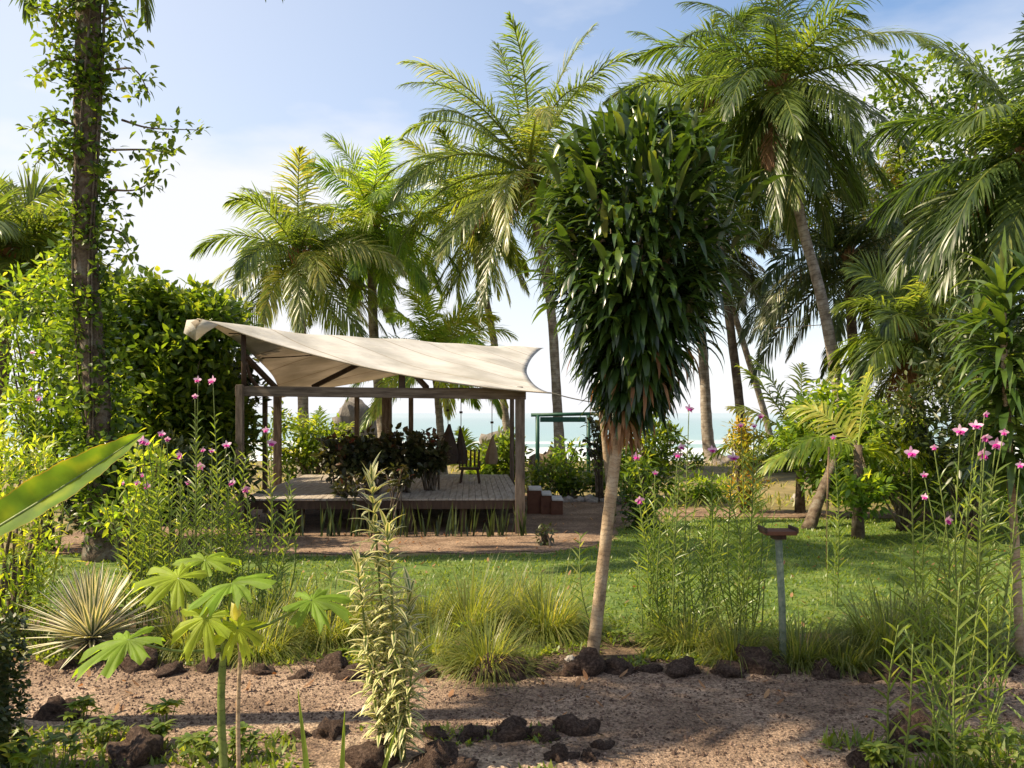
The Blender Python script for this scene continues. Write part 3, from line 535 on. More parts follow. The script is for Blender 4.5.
# ------------------------------------------------------------------ palms
def frond(mb, o, az, el, Ln, droop, lf=.8, nl=48, tint=.45, roll=0., wd=.05, bend=0.):
    n = 14; d = np.array([math.cos(el) * math.cos(az), math.cos(el) * math.sin(az), math.sin(el)]); s = np.array([math.sin(az), -math.cos(az), 0.])
    pts = [o.copy()]; T = [d.copy()]
    for k in range(n):
        d = d + np.array([0, 0, -1.]) * droop / n * (.35 + 1.3 * k / n) + s * bend / n; d /= np.linalg.norm(d)
        pts.append(pts[-1] + d * Ln / n); T.append(d.copy())
    pts = np.array(pts); T = np.array(T)
    mb.tube(pts, np.linspace(.045, .008, n + 1) * (Ln / 4.5), 4, tint=.72, cap=False)
    t = np.linspace(.10, .995, nl); t = np.concatenate([t, t]) + rng.normal(0, .004, nl * 2); t = np.clip(t, .1, .999); sg = np.concatenate([np.ones(nl), -np.ones(nl)])[:, None]
    i = (t * n).astype(int); f = (t * n - i)[:, None]; Bp = pts[i] * (1 - f) + pts[i + 1] * f; Tt = nrm(T[i] * (1 - f) + T[i + 1] * f)
    S = nrm(s - Tt * (Tt @ s)[:, None]); Uu = np.cross(S, Tt)
    S2 = S * math.cos(roll) + Uu * math.sin(roll); U2 = np.cross(S2, Tt)
    al = (.62 + .75 * t ** 2)[:, None] + rng.normal(0, .07, (nl * 2, 1))
    D = S2 * sg * np.cos(al) + Tt * np.sin(al) + U2 * .22
    D = D + rng.normal(0, .05, D.shape)
    ll = 1.12 * lf * (.5 + .5 * np.sin(np.pi * np.clip(t * .95 + .08, 0, 1)) ** .6) * rng.uniform(.85, 1.08, nl * 2) * (1 - .45 * np.clip((t - .8) * 5, 0, 1))
    mb.leaves(Bp, D, U2 + rng.normal(0, .25, U2.shape), ll, wd, droop=1.0 + rng.uniform(-.4, .5, nl * 2), nseg=3, prof=[.6, 1., .85, .1], tint=np.clip(tint + rng.normal(0, .13, nl * 2), 0, 1))
def palm(label, tr, Y, r0, r1, fl, nf, seed, mat=None, tm=None, lf=.8, tmin=.25, tmax=.6, elmin=-.9, nuts=0, dead=(), nl=48, top=True, name='coconut_palm', azs=None, extra=(), nocap=False):
    global rng
    rng = np.random.default_rng(seed)
    Ys = Y if np.ndim(Y) else [Y] * len(tr)
    pts = [P(x, y, yy) for (x, y), yy in zip(tr, Ys)]
    base = pts[0].copy(); base[2] = gz(base[0], base[1]) - .05; pts[0] = base
    t = thing(name, tuple(base), label, 'palm tree', 'palms of the grove')
    c = spline([p - base for p in pts], 40); hh = np.linspace(0, 1, 40); rad = r1 * .85 + (r0 - r1) * .85 * (np.exp(-hh * 14) * 1.0 + .3 * (1 - hh)) 
    m_ = MB(); m_.tube(c, rad, 12, bump=.03, seed=seed); m_.build('trunk', tm or M_ptrunk, t)
    o = c[-1]; m_ = MB(); mat = mat or M_palm
    nf = int(nf * 1.3); nl = int(nl * 1.6); lf *= 1.2; fl *= 1.1
    for i in range(nf):
        f = (i + .5) / nf; az = i * 2.39996 + rng.normal(0, .15); el = 1.45 - (1.45 - elmin) * f ** .85 + rng.normal(0, .08)
        Lf = fl * (.84 + .16 * math.sin(min(1, f * 1.6) * math.pi * .5)) * rng.uniform(.9, 1.06)
        frond(m_, o + np.array([0, 0, .25 * (1 - f)]), az, el, Lf, droop=(1.15 + 1.1 * f) if el > -.2 else .9, lf=lf, nl=nl, tint=tmin + (tmax - tmin) * rng.random(), roll=rng.normal(0, .45), bend=rng.normal(0, .35))
    for (az, el, Lf, dr, ti) in extra: frond(m_, o, az, el, Lf, dr, lf, nl, ti, rng.normal(0, .4))
    # fibrous sheath round the crown's base
    m_.build('crown', mat, t)
    s_ = MB(); k = 26; az = rng.uniform(0, 6.28, k); D = np.stack([np.cos(az) * .45, np.sin(az) * .45, np.full(k, 1.)], 1)
    s_.leaves(o + np.stack([np.cos(az) * r1 * .6, np.sin(az) * r1 * .6, rng.uniform(-.5, .0, k)], 1), D, np.stack([np.cos(az), np.sin(az), 0 * az], 1), .8, .22, .3, 3, prof=[1, .8, .5, .15], tint=rng.random(k)); s_.build('leaf_sheath', M_dead, t)
    for j in range(nuts):
        a = j * 2.4; p_ = o + np.array([math.cos(a) * .3, math.sin(a) * .3, -.25 - .13 * (j % 3)]); b_ = MB()
        b_.tube([p_ + (0, 0, .15), p_ + (0, 0, .1), p_, p_ + (0, 0, -.1), p_ + (0, 0, -.14)], [.03, .1, .14, .09, .02], 8); b_.build('coconut', M_nut, t)
    for (az, el, Lf, dr) in dead:
        b_ = MB(); frond(b_, o + np.array([0, 0, -.15]), az, el, Lf, dr, lf * .8, 40, .5, 0, .045); b_.build('dead_frond', M_dead, t)
    return t
PI = math.pi
palm('feathery coconut palm behind the left half of the sail', [(304, 476), (303, 400), (301, 330), (299, 262)], 32, .34, .2, 4.0, 26, 11, tmin=.35, tmax=.75, nuts=4, elmin=-.7)
palm('bright yellow green palm rising behind the middle of the sail', [(387, 476), (380, 400), (373, 320), (372, 226)], 34, .36, .2, 3.7, 26, 12, mat=M_palmy, tmin=.3, tmax=.7, nuts=5)
palm('low yellow green palm seen through the pavilion, its trunk behind the hanging cloths', [(443, 484), (441, 440), (438, 400), (434, 362)], 33, .26, .15, 3.3, 20, 13, mat=M_palmy, tmin=.4, tmax=.85, elmin=-.3, lf=.7)
palm('tall palm left of the big dracaena with a reddish dead frond', [(561, 478), (557, 400), (551, 310), (540, 240), (529, 176)], 34, .32, .18, 6.2, 34, 14, tmin=.3, tmax=.75, dead=((PI * 1.1, -.5, 3.2, .9), (PI * 1.25, -.8, 2.6, .8)), nuts=3, lf=.9)
palm('leaning palm with a slim trunk between the sail and the tall palm', [(512, 468), (503, 400), (490, 320), (474, 250), (462, 214)], 38, .26, .16, 4.2, 24, 15, tmin=.35, tmax=.75)
palm('tallest palm with a big drooping crown above the right side', [(850, 490), (838, 390), (822, 300), (800, 215), (778, 90)], 29, .36, .18, 4.8, 36, 16, tmin=.08, tmax=.5, nuts=9, elmin=-1.25, dead=((PI * 1.35, -1.0, 3.0, .5),), lf=.9, extra=((PI*1.05,-.7,4.6,.5,.3),(PI*1.2,-.95,4.8,.3,.25),(-.2,-.6,5,.6,.35),(-.5,-1.0,4.8,.3,.3),(PI*1.5,-1.1,4.6,.2,.5),(.1,-.85,4.6,.4,.2),(PI*.95,-.2,4.8,1.0,.5),(PI*.9,-1.1,4.4,.3,.2)))  # low tints put the backlit darkness of this crown into its frond colour
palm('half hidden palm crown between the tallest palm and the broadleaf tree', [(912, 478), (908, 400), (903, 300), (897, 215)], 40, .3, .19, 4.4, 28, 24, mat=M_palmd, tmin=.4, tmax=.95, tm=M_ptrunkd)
palm('palm with a flared trunk base on the shore right of the dracaena', [(716, 466), (708, 440), (704, 370), (697, 280), (690, 225)], 42, .85, .17, 4.4, 22, 17, mat=M_palmd, tmin=.35, tmax=.85, dead=((PI * 1.1, -.6, 3.5, .7), (PI * .3, -.9, 3.2, .5)))
palm('palm with a dark trunk and high crown left of the tallest palm', [(746, 478), (738, 390), (727, 300), (716, 200), (708, 108)], 36, .3, .19, 4.4, 28, 18, tmin=.2, tmax=.65, tm=M_ptrunkd)
palm('slender palm leaning left between the dark trunk and the tallest palm', [(776, 462), (765, 415), (744, 345), (727, 290), (716, 250)], 40, .24, .15, 4.2, 22, 19, mat=M_palmd, tmin=.35, tmax=.85)
palm('dark shaded palm with a spreading crown behind the tallest palm', [(858, 480), (856, 400), (852, 330), (848, 262)], 33, .34, .2, 5.0, 36, 20, mat=M_palmd, tmin=.3, tmax=.8, tm=M_ptrunkd, elmin=-.7)  # its shade is put into the leaf colour by the darker palm green
palm('palm cut by the right edge of the picture with a pale dead frond', [(1075, 520), (1066, 400), (1050, 280), (1035, 165)], 18, .3, .2, 3.3, 28, 21, mat=M_palm, tmin=.05, tmax=.45, dead=((PI * 1.0, -.3, 1.9, 1.0),), elmin=-1.0)  # fronds tinted dark to carry the backlight in their colour
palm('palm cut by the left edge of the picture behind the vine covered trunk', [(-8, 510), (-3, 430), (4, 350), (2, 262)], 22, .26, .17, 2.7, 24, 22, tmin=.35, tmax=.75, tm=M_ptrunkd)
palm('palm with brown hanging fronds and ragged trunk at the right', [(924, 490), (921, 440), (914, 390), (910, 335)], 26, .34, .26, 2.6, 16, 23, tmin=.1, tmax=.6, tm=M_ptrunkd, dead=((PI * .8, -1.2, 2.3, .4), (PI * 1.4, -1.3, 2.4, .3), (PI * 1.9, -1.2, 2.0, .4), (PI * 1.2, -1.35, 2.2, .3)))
palm('unseen coconut palm outside the frame at the left, added to shade the front path', [(-210, 640), (-220, 300), (-210, 60), (-190, -340)], 6.9, .24, .16, 1.9, 7, 25, tmin=.2, tmax=.6)  # unseen palm added for its shadow, crown thinned to dapple the path
# young palms without a trunk to speak of
def young(label, px, Y, z0, fl, nf, seed, mat=M_palmy, lf=.5, azr=None, tm=(.3, .8), e0=.5, e1=1.35, wd=.05):
    global rng
    rng = np.random.default_rng(seed); g = GX(px, Y); t = thing('young_palm', tuple(g), label, 'young palm', 'young palms'); m_ = MB(); o = np.array([0, 0, z0])
    for i in range(nf):
        az = i * 2.4 + rng.normal(0, .2) if azr is None else azr[i][0]; el = rng.uniform(e0, e1) if azr is None else azr[i][1]
        frond(m_, o, az, el, fl * rng.uniform(.85, 1.1), rng.uniform(.7, 1.4), lf, 34, rng.uniform(*tm), rng.normal(0, .3), wd=wd)
    m_.build('crown', mat, t); m_ = MB(); m_.tube([(0, 0, -.05), (0, 0, z0 * .5), (0, 0, z0 + .1)], [.14, .1, .08], 8, bump=.05); m_.build('trunk', M_bark, t); return t
young('young palm with upright blue green fronds left of the leafy bush', 800, 22, 1.7, 2.3, 8, 31, M_palm, azr=[(PI * .95, 1.1), (PI * 1.05, .75), (PI * .9, .35), (1.2, 1.3), (PI * 1.2, .2), (PI * .85, 1.25), (.3, 1.2), (PI * 1.5, .8)])
young('young palm with one long arched golden frond right of the bush', 858, 17.5, 1.75, 2.0, 8, 32, M_palmy, azr=[(.1, .75), (.0, .3), (-.3, .1), (3.0, .2), (1.0, 1.2), (2.2, .9), (-.15, .0), (3.5, .5)], tm=(.5, .9))
young('young palm with fine upright fronds behind the golden frond', 868, 30, 1.6, 2.6, 9, 33, M_palm)
young('low young palm at the right under the dark foliage', 925, 20, .5, 2.0, 9, 34, M_palm, e0=.2, e1=.9)
young('small bright young palm beyond the hanging cloths', 470, 30, .5, 1.6, 8, 35, M_palmy, e0=.6, tm=(.5, .9))
young('young yellow palm beyond the pavilion left end', 318, 30, .6, 2.2, 9, 36, M_palmy, tm=(.5, .9))

# vine-clad palm at left
rng = np.random.default_rng(50)
YT = 15.0; base = GX(104, YT)
vt = thing('coconut_palm', tuple(base), 'thick near palm trunk at the left wrapped in climbing vines', 'palm tree', 'palms of the grove')
c = spline([P(104, 560, YT) - base, P(100, 440, YT) - base, P(86, 260, YT) - base, P(88, 60, YT) - base, P(92, -150, YT) - base], 60)
c[0][2] = -.05; m_ = MB(); m_.tube(c, .2 + .16 * np.exp(-np.linspace(0, 1, 60) * 12), 14, bump=.05, seed=3); m_.build('trunk', M_bark, vt)
m_ = MB()
for i in range(24):
    f = (i + .5) / 24; frond(m_, c[-1] + (0, 0, .2), i * 2.4, 1.4 - 1.9 * f, 3.6 * rng.uniform(.9, 1.1), 1.6, .75, 46, rng.uniform(.3, .6), rng.normal(0, .4))
for az, el in ((.35, .3), (.0, .1), (-.5, .15), (2.9, .2)): frond(m_, c[-1], az, el, 4.2, 2.6, .7, 46, .4, .5)
m_.build('crown', M_palm, vt)
vn = thing('climbing_vine', tuple(base), 'leafy climbing vine hugging the near palm trunk with trailing sprays', 'climbing vine')
m_ = MB(); st_ = MB()
def clump(mb, cen, rad, n, Ll, Wl, tint=.5, droop=.4, up=.3, fold=.2):
    cen = np.asarray(cen, float); o_ = rng.normal(0, 1, (n, 3)); o_ = nrm(o_) * rng.random((n, 1)) ** .5 * rad
    D = nrm(o_) + rng.normal(0, .5, (n, 3)); D[:, 2] += up
    mb.leaves(cen + o_, D, rng.normal(0, .5, (n, 3)) + (0, 0, 1), Ll * rng.uniform(.6, 1.2, n), Wl * rng.uniform(.7, 1.2, n), droop, 3, prof=[.3, 1., .75, .05], tint=np.clip(tint + rng.normal(0, .18, n), 0, 1), fold=fold)
for i in range(300):
    k = int(rng.uniform(5, 50)); a = rng.uniform(0, 6.28); rr = rng.uniform(.2, .6) * (1.35 if 10 < k < 26 else .95); p_ = c[k] + np.array([math.cos(a) * rr, math.sin(a) * rr * .8, rng.uniform(-.1, .1)])
    clump(m_, p_, .2, 11, .14, .09, tint=.5)
sprays = [((122, 120), (200, 130), (150, 128)), ((110, 150), (175, 155), (150, 150)), ((110, 70), (150, 95), (135, 70)), ((105, 20), (130, 40), (120, 15)), ((75, 60), (35, 75), (55, 60)), ((75, 125), (30, 130), (50, 118)), ((75, 20), (30, 10), (50, 5)), ((110, 190), (155, 180), (135, 190)), ((70, 160), (35, 165), (50, 150)), ((105, 230), (130, 250), (120, 232)), ((80, 0), (50, 50), (60, 15))]
for i in range(480):
    k = int(rng.uniform(2, 50)); a = rng.uniform(0, 6.28); p_ = c[k] + np.array([math.cos(a) * .25, math.sin(a) * .25, rng.uniform(-.1, .1)]); clump(m_, p_, .13, 7, .11, .07, tint=.35)
for (a, b_, mid) in sprays:
    A_, B_, C_ = P(*a, YT - .2) - base, P(*b_, YT - .5) - base, P(*mid, YT - .4) - base; cc = spline([A_, C_, B_], 14); st_.tube(cc, np.linspace(.022, .006, 14), 5)
    for j in range(4, 14): clump(m_, cc[j] + rng.normal(0, .07, 3), .16, 8 if j > 8 else 4, .17, .08, tint=.6, droop=.8)
for i in range(4): # aerial roots wound round the trunk
    ph = rng.uniform(0, 6.28); pts = [c[k] + np.array([math.cos(ph + k * .06) * .24, math.sin(ph + k * .06) * .24, 0]) for k in range(2, 58)]; st_.tube(pts, .02, 5)
m_.build('foliage', M_shrub, vn); st_.build('stem', M_bark, vn)

# ------------------------------------------------------------------ dracaenas
def drac_heads(mb, heads, Ll, Wl, step, tint, droopf, per=3):
    for h in heads:
        cc = spline(h, 60); seg = np.linalg.norm(np.diff(cc, axis=0), axis=1).sum(); n = int(seg / step) * per; f = np.linspace(0, 1, n); i = np.minimum((f * 59).astype(int), 58)
        az = np.arange(n) * 2.39996 + rng.normal(0, .3, n); el = .12 + 1.25 * f ** 2 + rng.normal(0, .16, n)
        D = np.stack([np.cos(az) * np.cos(el), np.sin(az) * np.cos(el), np.sin(el)], 1)
        mb.leaves(cc[i], D, np.stack([0 * az, 0 * az, 1 + 0 * az], 1) + rng.normal(0, .12, (n, 3)), Ll * rng.uniform(.7, 1.1, n), Wl * rng.uniform(.75, 1.15, n), droopf * rng.uniform(.6, 1.5, n), 6, prof=[.35, .75, 1, .95, .75, .4, .03], tint=np.clip(tint + rng.normal(0, .18, n) + .2 * (f > .93), 0, 1), fold=.25, wob=.05)
rng = np.random.default_rng(61)
Yd = 9.0; base = G(592, 658)
dr = thing('dracaena_tree', tuple(base), 'tall dracaena with a dense dark column of strap leaves on a leaning tan trunk', 'dracaena')
def LD(px, py, dy=0.): return P(px, py, Yd + dy) - base
b = MB(); tc_ = spline([LD(592, 660), LD(598, 610), LD(608, 520), LD(618, 440), LD(626, 400), LD(632, 370)], 40); b.tube(tc_, np.linspace(.068, .05, 40), 12, bump=.02); b.build('trunk', M_drtrunk, dr)
limbs = [[(632, 380, 0), (616, 320, -.1), (602, 240, -.15), (597, 140, -.1)], [(632, 380, 0), (650, 320, .0), (670, 240, -.1), (682, 142, -.1)], [(632, 380, 0), (640, 300, .3), (640, 220, .35), (640, 165, .3)], [(630, 385, 0), (606, 345, .1), (578, 280, .1), (570, 195, .1)], [(634, 385, 0), (670, 340, .1), (700, 270, .1), (707, 190, .05)], [(632, 400, 0), (640, 340, -.35), (640, 260, -.4), (638, 195, -.35)], [(632, 400, 0), (620, 350, .4), (615, 280, .5), (612, 200, .45)], [(632, 400, 0), (660, 350, .4), (668, 280, .5), (665, 200, .45)]]
b = MB(); hd = []
for l in limbs:
    cc = spline([LD(*q) for q in l], 20); b.tube(cc, np.linspace(.05, .025, 20), 7); hd.append([cc[4], cc[10], cc[15], cc[19]])
b.build('limbs', M_drtrunk, dr)
b = MB()
ky = [102, 118, 138, 165, 205, 250, 298, 338, 370, 395, 415]; kw = [10, 48, 74, 92, 99, 98, 88, 74, 56, 40, 24]; kc = [642, 641, 640, 640, 639, 638, 637, 636, 634, 632, 629]
n = 2700; yy = 100 + 300 * rng.beta(1.15, 1.1, n); ww = np.interp(yy, ky, kw) / F * Yd; cx_ = (np.interp(yy, ky, kc) - 512) / F * Yd - base[0]; zz = CZ - (yy - 413) / F * Yd
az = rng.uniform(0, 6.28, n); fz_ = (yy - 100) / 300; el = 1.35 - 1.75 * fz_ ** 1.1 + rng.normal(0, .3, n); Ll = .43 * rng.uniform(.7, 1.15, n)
lump = 1 + .10 * np.sin(az * 5 + yy * .045) + .10 * np.sin(az * 9 - yy * .08)
R0 = np.maximum(ww * lump * np.where(rng.random(n) < .25, rng.uniform(.9, 1.12, n), rng.uniform(.6, .98, n)) - Ll * np.cos(el) * .72, .02)
B_ = np.stack([cx_ + np.cos(az) * R0, np.sin(az) * R0, zz - base[2] - Ll * np.sin(el) * .6 * (el > 0)], 1)
D = np.stack([np.cos(az) * np.cos(el), np.sin(az) * np.cos(el), np.sin(el)], 1) + rng.normal(0, .10, (n, 3))
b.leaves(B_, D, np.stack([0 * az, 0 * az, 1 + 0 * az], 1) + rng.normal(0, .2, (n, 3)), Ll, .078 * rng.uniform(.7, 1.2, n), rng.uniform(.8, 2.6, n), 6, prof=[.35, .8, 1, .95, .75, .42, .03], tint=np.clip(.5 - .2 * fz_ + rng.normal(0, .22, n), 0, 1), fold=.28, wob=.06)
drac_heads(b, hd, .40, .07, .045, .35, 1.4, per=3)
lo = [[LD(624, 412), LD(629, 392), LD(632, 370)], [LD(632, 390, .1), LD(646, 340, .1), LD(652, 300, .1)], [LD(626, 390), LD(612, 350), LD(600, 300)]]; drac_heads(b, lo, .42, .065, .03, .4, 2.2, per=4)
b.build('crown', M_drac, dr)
b = MB(); n = 120; az = rng.uniform(0, 6.28, n); D = np.stack([np.cos(az), np.sin(az), rng.uniform(-.9, .1, n)], 1); k = rng.integers(0, 40, n)
ax = spline([LD(622, 432), LD(632, 395), LD(645, 340)], 40); ro = .04 + .62 * (k / 40) * rng.random(n) ** .5
b.leaves(ax[k] + np.stack([np.cos(az), np.sin(az), 0 * az], 1) * ro[:, None], D, (0, 0, 1), rng.uniform(.22, .38, n), .04, 3., 5, prof=[.5, .9, 1, .8, .5, .05], tint=rng.random(n), fold=.5, wob=.08); b.build('dead_leaves', M_dead, dr)

b0 = GX(610, 20.0); d2 = thing('dracaena_tree', tuple(b0), 'slender twin stemmed dracaena standing behind the big leaning one', 'dracaena')
def L2(px, py, Y=20.0): return P(px, py, Y) - b0
for q in ([(609, 525), (609, 485), (602, 407), (600, 350)], [(613, 525), (613, 480), (612, 420), (618, 350)]):
    b = MB(); b.tube(spline([L2(*z_) for z_ in q], 20), .075, 8, bump=.04); b.build('stem', M_drtrunk, d2)
b = MB(); drac_heads(b, [[L2(603, 400), L2(600, 330)], [L2(616, 400), L2(622, 320)]], .5, .06, .05, .5, 1.8); b.build('crown', M_drac, d2)

Y3 = 8.9; b0 = GX(1019, Y3); d3 = thing('dracaena_tree', tuple(b0), 'open crowned dracaena with a thin orange stem at the right edge', 'dracaena')
def L3(px, py, dy=0.): return P(px, py, Y3 + dy) - b0
b = MB(); b.tube(spline([L3(1020, 662), L3(1016, 560), L3(1010, 470), L3(1005, 380), L3(1003, 300)], 30), np.linspace(.045, .03, 30), 9, bump=.03); b.build('trunk', M_drtrunk, d3)
b = MB(); drac_heads(b, [[L3(1011, 480), L3(1006, 400), L3(1003, 290)]], .74, .08, .026, .42, 1.5, per=3); drac_heads(b, [[L3(1008, 400), L3(1030, 330), L3(1035, 280)], [L3(1008, 400, .1), L3(985, 350, .5), L3(978, 320, .6)]], .6, .075, .045, .38, 1.5, per=4); b.build('crown', M_drac2, d3)

# ------------------------------------------------------------------ shrubs and broadleaf trees
def shrub(label, blobs, base, Ll, Wl, mat, seed, n_cl, per=12, tint=.5, name='shrub', cat='shrub', group=None, stems=5, trunk=None, upb=.3, clr=.22, stem_mat=None, droop=.4, sr=.03, tw=1.):
    """blobs: (px,py,Y, rx,ry,rz in metres)"""
    global rng
    rng = np.random.default_rng(seed); base = np.array(base, float); t = thing(name, tuple(base), label, cat, group)
    m_ = MB(); s_ = MB(); vol = np.array([b_[3] * b_[5] for b_ in blobs]); vol = vol / vol.sum(); ends = []
    for b_, fr in zip(blobs, vol):
        cen = P(b_[0], b_[1], b_[2]) - base
        for i in range(max(3, int(n_cl * fr))):
            d = nrm(rng.normal(0, 1, 3)); q = cen + d * np.array(b_[3:6]) * rng.uniform(.55, 1.05)
            if q[2] + base[2] < .03: q[2] = .05 + rng.random() * .2
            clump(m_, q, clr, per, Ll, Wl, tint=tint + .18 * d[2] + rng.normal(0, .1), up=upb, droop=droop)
            if rng.random() < stems * 3 / n_cl: ends.append(q)
        ends.append(cen)
    for e in ends:
        o0 = np.array([rng.normal(0, .08), rng.normal(0, .08), -.03]) if trunk is None else np.array(trunk[-1]) - base
        mid = o0 + (e - o0) * .5 + np.array([0, 0, .12 * np.linalg.norm(e - o0)]); s_.tube(spline([o0, mid, e], 8), np.linspace(sr, sr * .3, 8), 5)
    if trunk is not None:
        tr_ = MB(); tr_.tube(spline([np.array(q) - base for q in trunk], 16), np.linspace(.3, .16, 16) * tw, 10, bump=.05); tr_.build('trunk', M_bark, t)
        s_.build('limbs', M_bark, t); m_.build('crown', mat, t)
    else: s_.build('stem', stem_mat or M_bark, t); m_.build('foliage', mat, t)
    return t
SG = 'shrubs round the lawn'
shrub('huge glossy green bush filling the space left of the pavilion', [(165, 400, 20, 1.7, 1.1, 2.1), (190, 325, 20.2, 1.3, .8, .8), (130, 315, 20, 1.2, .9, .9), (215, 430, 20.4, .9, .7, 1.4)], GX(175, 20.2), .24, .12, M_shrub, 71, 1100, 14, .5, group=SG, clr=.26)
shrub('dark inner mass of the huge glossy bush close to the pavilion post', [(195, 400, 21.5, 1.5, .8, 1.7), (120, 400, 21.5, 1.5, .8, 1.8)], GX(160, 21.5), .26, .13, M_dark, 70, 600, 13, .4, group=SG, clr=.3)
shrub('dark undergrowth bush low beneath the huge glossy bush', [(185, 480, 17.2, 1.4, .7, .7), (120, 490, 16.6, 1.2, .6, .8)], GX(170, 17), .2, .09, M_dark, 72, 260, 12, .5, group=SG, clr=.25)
shrub('light green airy bush left of the vine covered trunk', [(40, 330, 16.5, .9, .8, 1.2), (60, 400, 16, .9, .7, 1.0), (20, 440, 15.5, .8, .7, .9), (70, 290, 16.5, .6, .5, .7)], GX(45, 16), .17, .07, M_bright, 73, 330, 12, .35, group=SG)
shrub('yellowish feathery bush at the left edge above the agave', [(12, 560, 9.8, .55, .4, .7), (20, 480, 11, .5, .5, .7)], GX(10, 10), .14, .03, M_bright, 74, 130, 14, .6, group=SG, clr=.2)
shrub('small olive and rust tinted bush among the left orchid flowers', [(148, 478, 13.2, .45, .4, .45), (130, 510, 13, .5, .4, .4)], GX(140, 13.2), .16, .06, M_bright, 75, 60, 11, .5, group=SG)
shrub('bright leafy bush with white blooms and a dark leaning stem on the lawn edge', [(835, 420, 21, .95, .8, .9), (800, 440, 21, .6, .6, .5), (845, 470, 21, 1.1, .7, .7), (862, 492, 17.0, .5, .3, .35), (870, 450, 20.8, .7, .6, .6)], G(808, 530), .2, .09, M_bright, 76, 420, 12, .3, group=SG, trunk=[G(808, 530), P(822, 492, 19.6), P(842, 440, 20.6)], tw=.5)
shrub('yellow croton bush in front of the dark palm trunk', [(742, 445, 22, .38, .35, .7), (745, 490, 22, .4, .35, .55)], GX(745, 22), .17, .05, M_yellow, 77, 90, 12, .4, group=SG)
shrub('green bush behind the dracaena trunk beside the flared palm', [(650, 440, 24, .9, .7, .6), (640, 470, 24, 1.0, .7, .6)], GX(645, 24), .2, .09, M_shrub, 78, 150, 12, .5, group=SG)
shrub('tall leafy dark bush right behind the dracaena stem', [(640, 495, 19, .35, .3, .75)], GX(640, 19), .17, .07, M_shrub, 79, 60, 12, .4, group=SG)
shrub('low green bush behind the wooden steps', [(550, 478, 26, .8, .6, .5), (585, 482, 26, .7, .5, .45)], GX(565, 26), .17, .08, M_shrub, 80, 140, 12, .45, group=SG)
shrub('thin bush with dark round seed heads by the green frame', [(598, 440, 25, .3, .3, .8)], GX(600, 25), .2, .12, M_croton, 81, 26, 9, .3, group=SG)
shrub('small bush with narrow leaves at the foot of the tall palm', [(565, 455, 29, .5, .4, .6)], GX(565, 29), .22, .09, M_bright, 82, 30, 10, .3, group=SG)
shrub('dense dark bush at the far right behind the orchid flowers', [(945, 420, 17, 1.0, .8, 1.1), (1010, 430, 16, 1.1, .8, 1.3), (980, 350, 17.5, 1.0, .8, .9)], GX(975, 17), .24, .07, M_dark, 83, 380, 12, .5, group=SG, clr=.28)
shrub('green bush between the golden frond and the dark far right bush', [(900, 465, 18.6, 1.1, .6, .6), (945, 480, 18.4, .9, .6, .5), (880, 430, 22, .9, .7, .7)], GX(905, 18.6), .2, .07, M_shrub, 84, 260, 12, .5, group=SG)
shrub('bush behind the far path right of the lawn', [(960, 500, 24, 1.5, .7, .4), (1030, 495, 24, 1.5, .7, .5), (880, 497, 25, 1.5, .6, .4)], GX(960, 24), .18, .07, M_bright, 85, 260, 12, .3, group=SG)
shrub('green bush beyond the pavilion between the left posts', [(330, 450, 29, 1.0, .8, .9), (290, 445, 29, .9, .8, 1.2)], GX(315, 29), .2, .09, M_shrub, 86, 200, 12, .5, group=SG)
shrub('green leafy bush beyond the deck by the right posts', [(505, 455, 28, .6, .5, .7), (488, 475, 28, .8, .5, .4)], GX(500, 28), .26, .1, M_shrub, 87, 110, 12, .5, group=SG)
shrub('small dark leaved plant on the gravel before the deck corner', [(545, 534, 16.6, .14, .14, .18)], GX(545, 16.6), .1, .04, M_dark, 88, 12, 9, .8, group=SG, clr=.08)
shrub('low scrub on the shore between the green frame and the flared palm', [(630, 455, 38, 2.0, .8, .5), (670, 462, 38, 1.5, .8, .35)], GX(640, 38), .25, .1, M_shrub, 93, 110, 12, .5, group=SG, clr=.3)
shrub('low scrub on the shore right of the slender leaning palm', [(800, 450, 36, 1.6, .8, .6), (770, 462, 36, 1.2, .8, .35)], GX(795, 36), .25, .1, M_shrub, 94, 120, 12, .6, group=SG, clr=.3)
shrub('low bush on the lawn edge in front of the flared palm', [(690, 490, 25, .9, .6, .35), (720, 492, 25, .8, .6, .3)], GX(700, 25), .18, .07, M_bright, 95, 70, 12, .3, group=SG, clr=.2)
shrub('dense low planting at the right behind the lawn under the orchids', [(930, 500, 20.8, 1.0, .5, .4), (985, 500, 20.6, 1.0, .5, .5), (1040, 500, 20.6, 1.0, .5, .6)], GX(980, 20.7), .2, .06, M_bright, 96, 200, 12, .25, group=SG, clr=.2)
# dark stand of trees at the far right
shrub('tall dark broadleaf tree with airy crown behind the right palms', [(930, 95, 38, 2.6, 2, 1.8), (965, 150, 38, 2.8, 2, 2.4), (905, 190, 38, 2.4, 2, 1.8), (985, 230, 37, 3, 2, 2.4), (925, 250, 38, 2.4, 2, 1.6), (1040, 110, 38, 3, 2, 3)], GX(965, 38), .34, .16, M_shrub, 90, 700, 13, .42, name='broadleaf_tree', cat='tree', clr=.5, trunk=[GX(968, 38), P(965, 380, 38), P(960, 290, 38)], sr=.09)
shrub('lower dark tree filling the gap beneath the broadleaf crown at the right', [(1000, 330, 28, 2.0, 1.4, 1.8), (955, 300, 29, 1.6, 1.2, 1.2)], GX(990, 28), .28, .1, M_dark, 91, 330, 13, .55, name='broadleaf_tree', cat='tree', clr=.38, trunk=[GX(990, 28), P(992, 420, 28), P(990, 370, 28)], sr=.06)
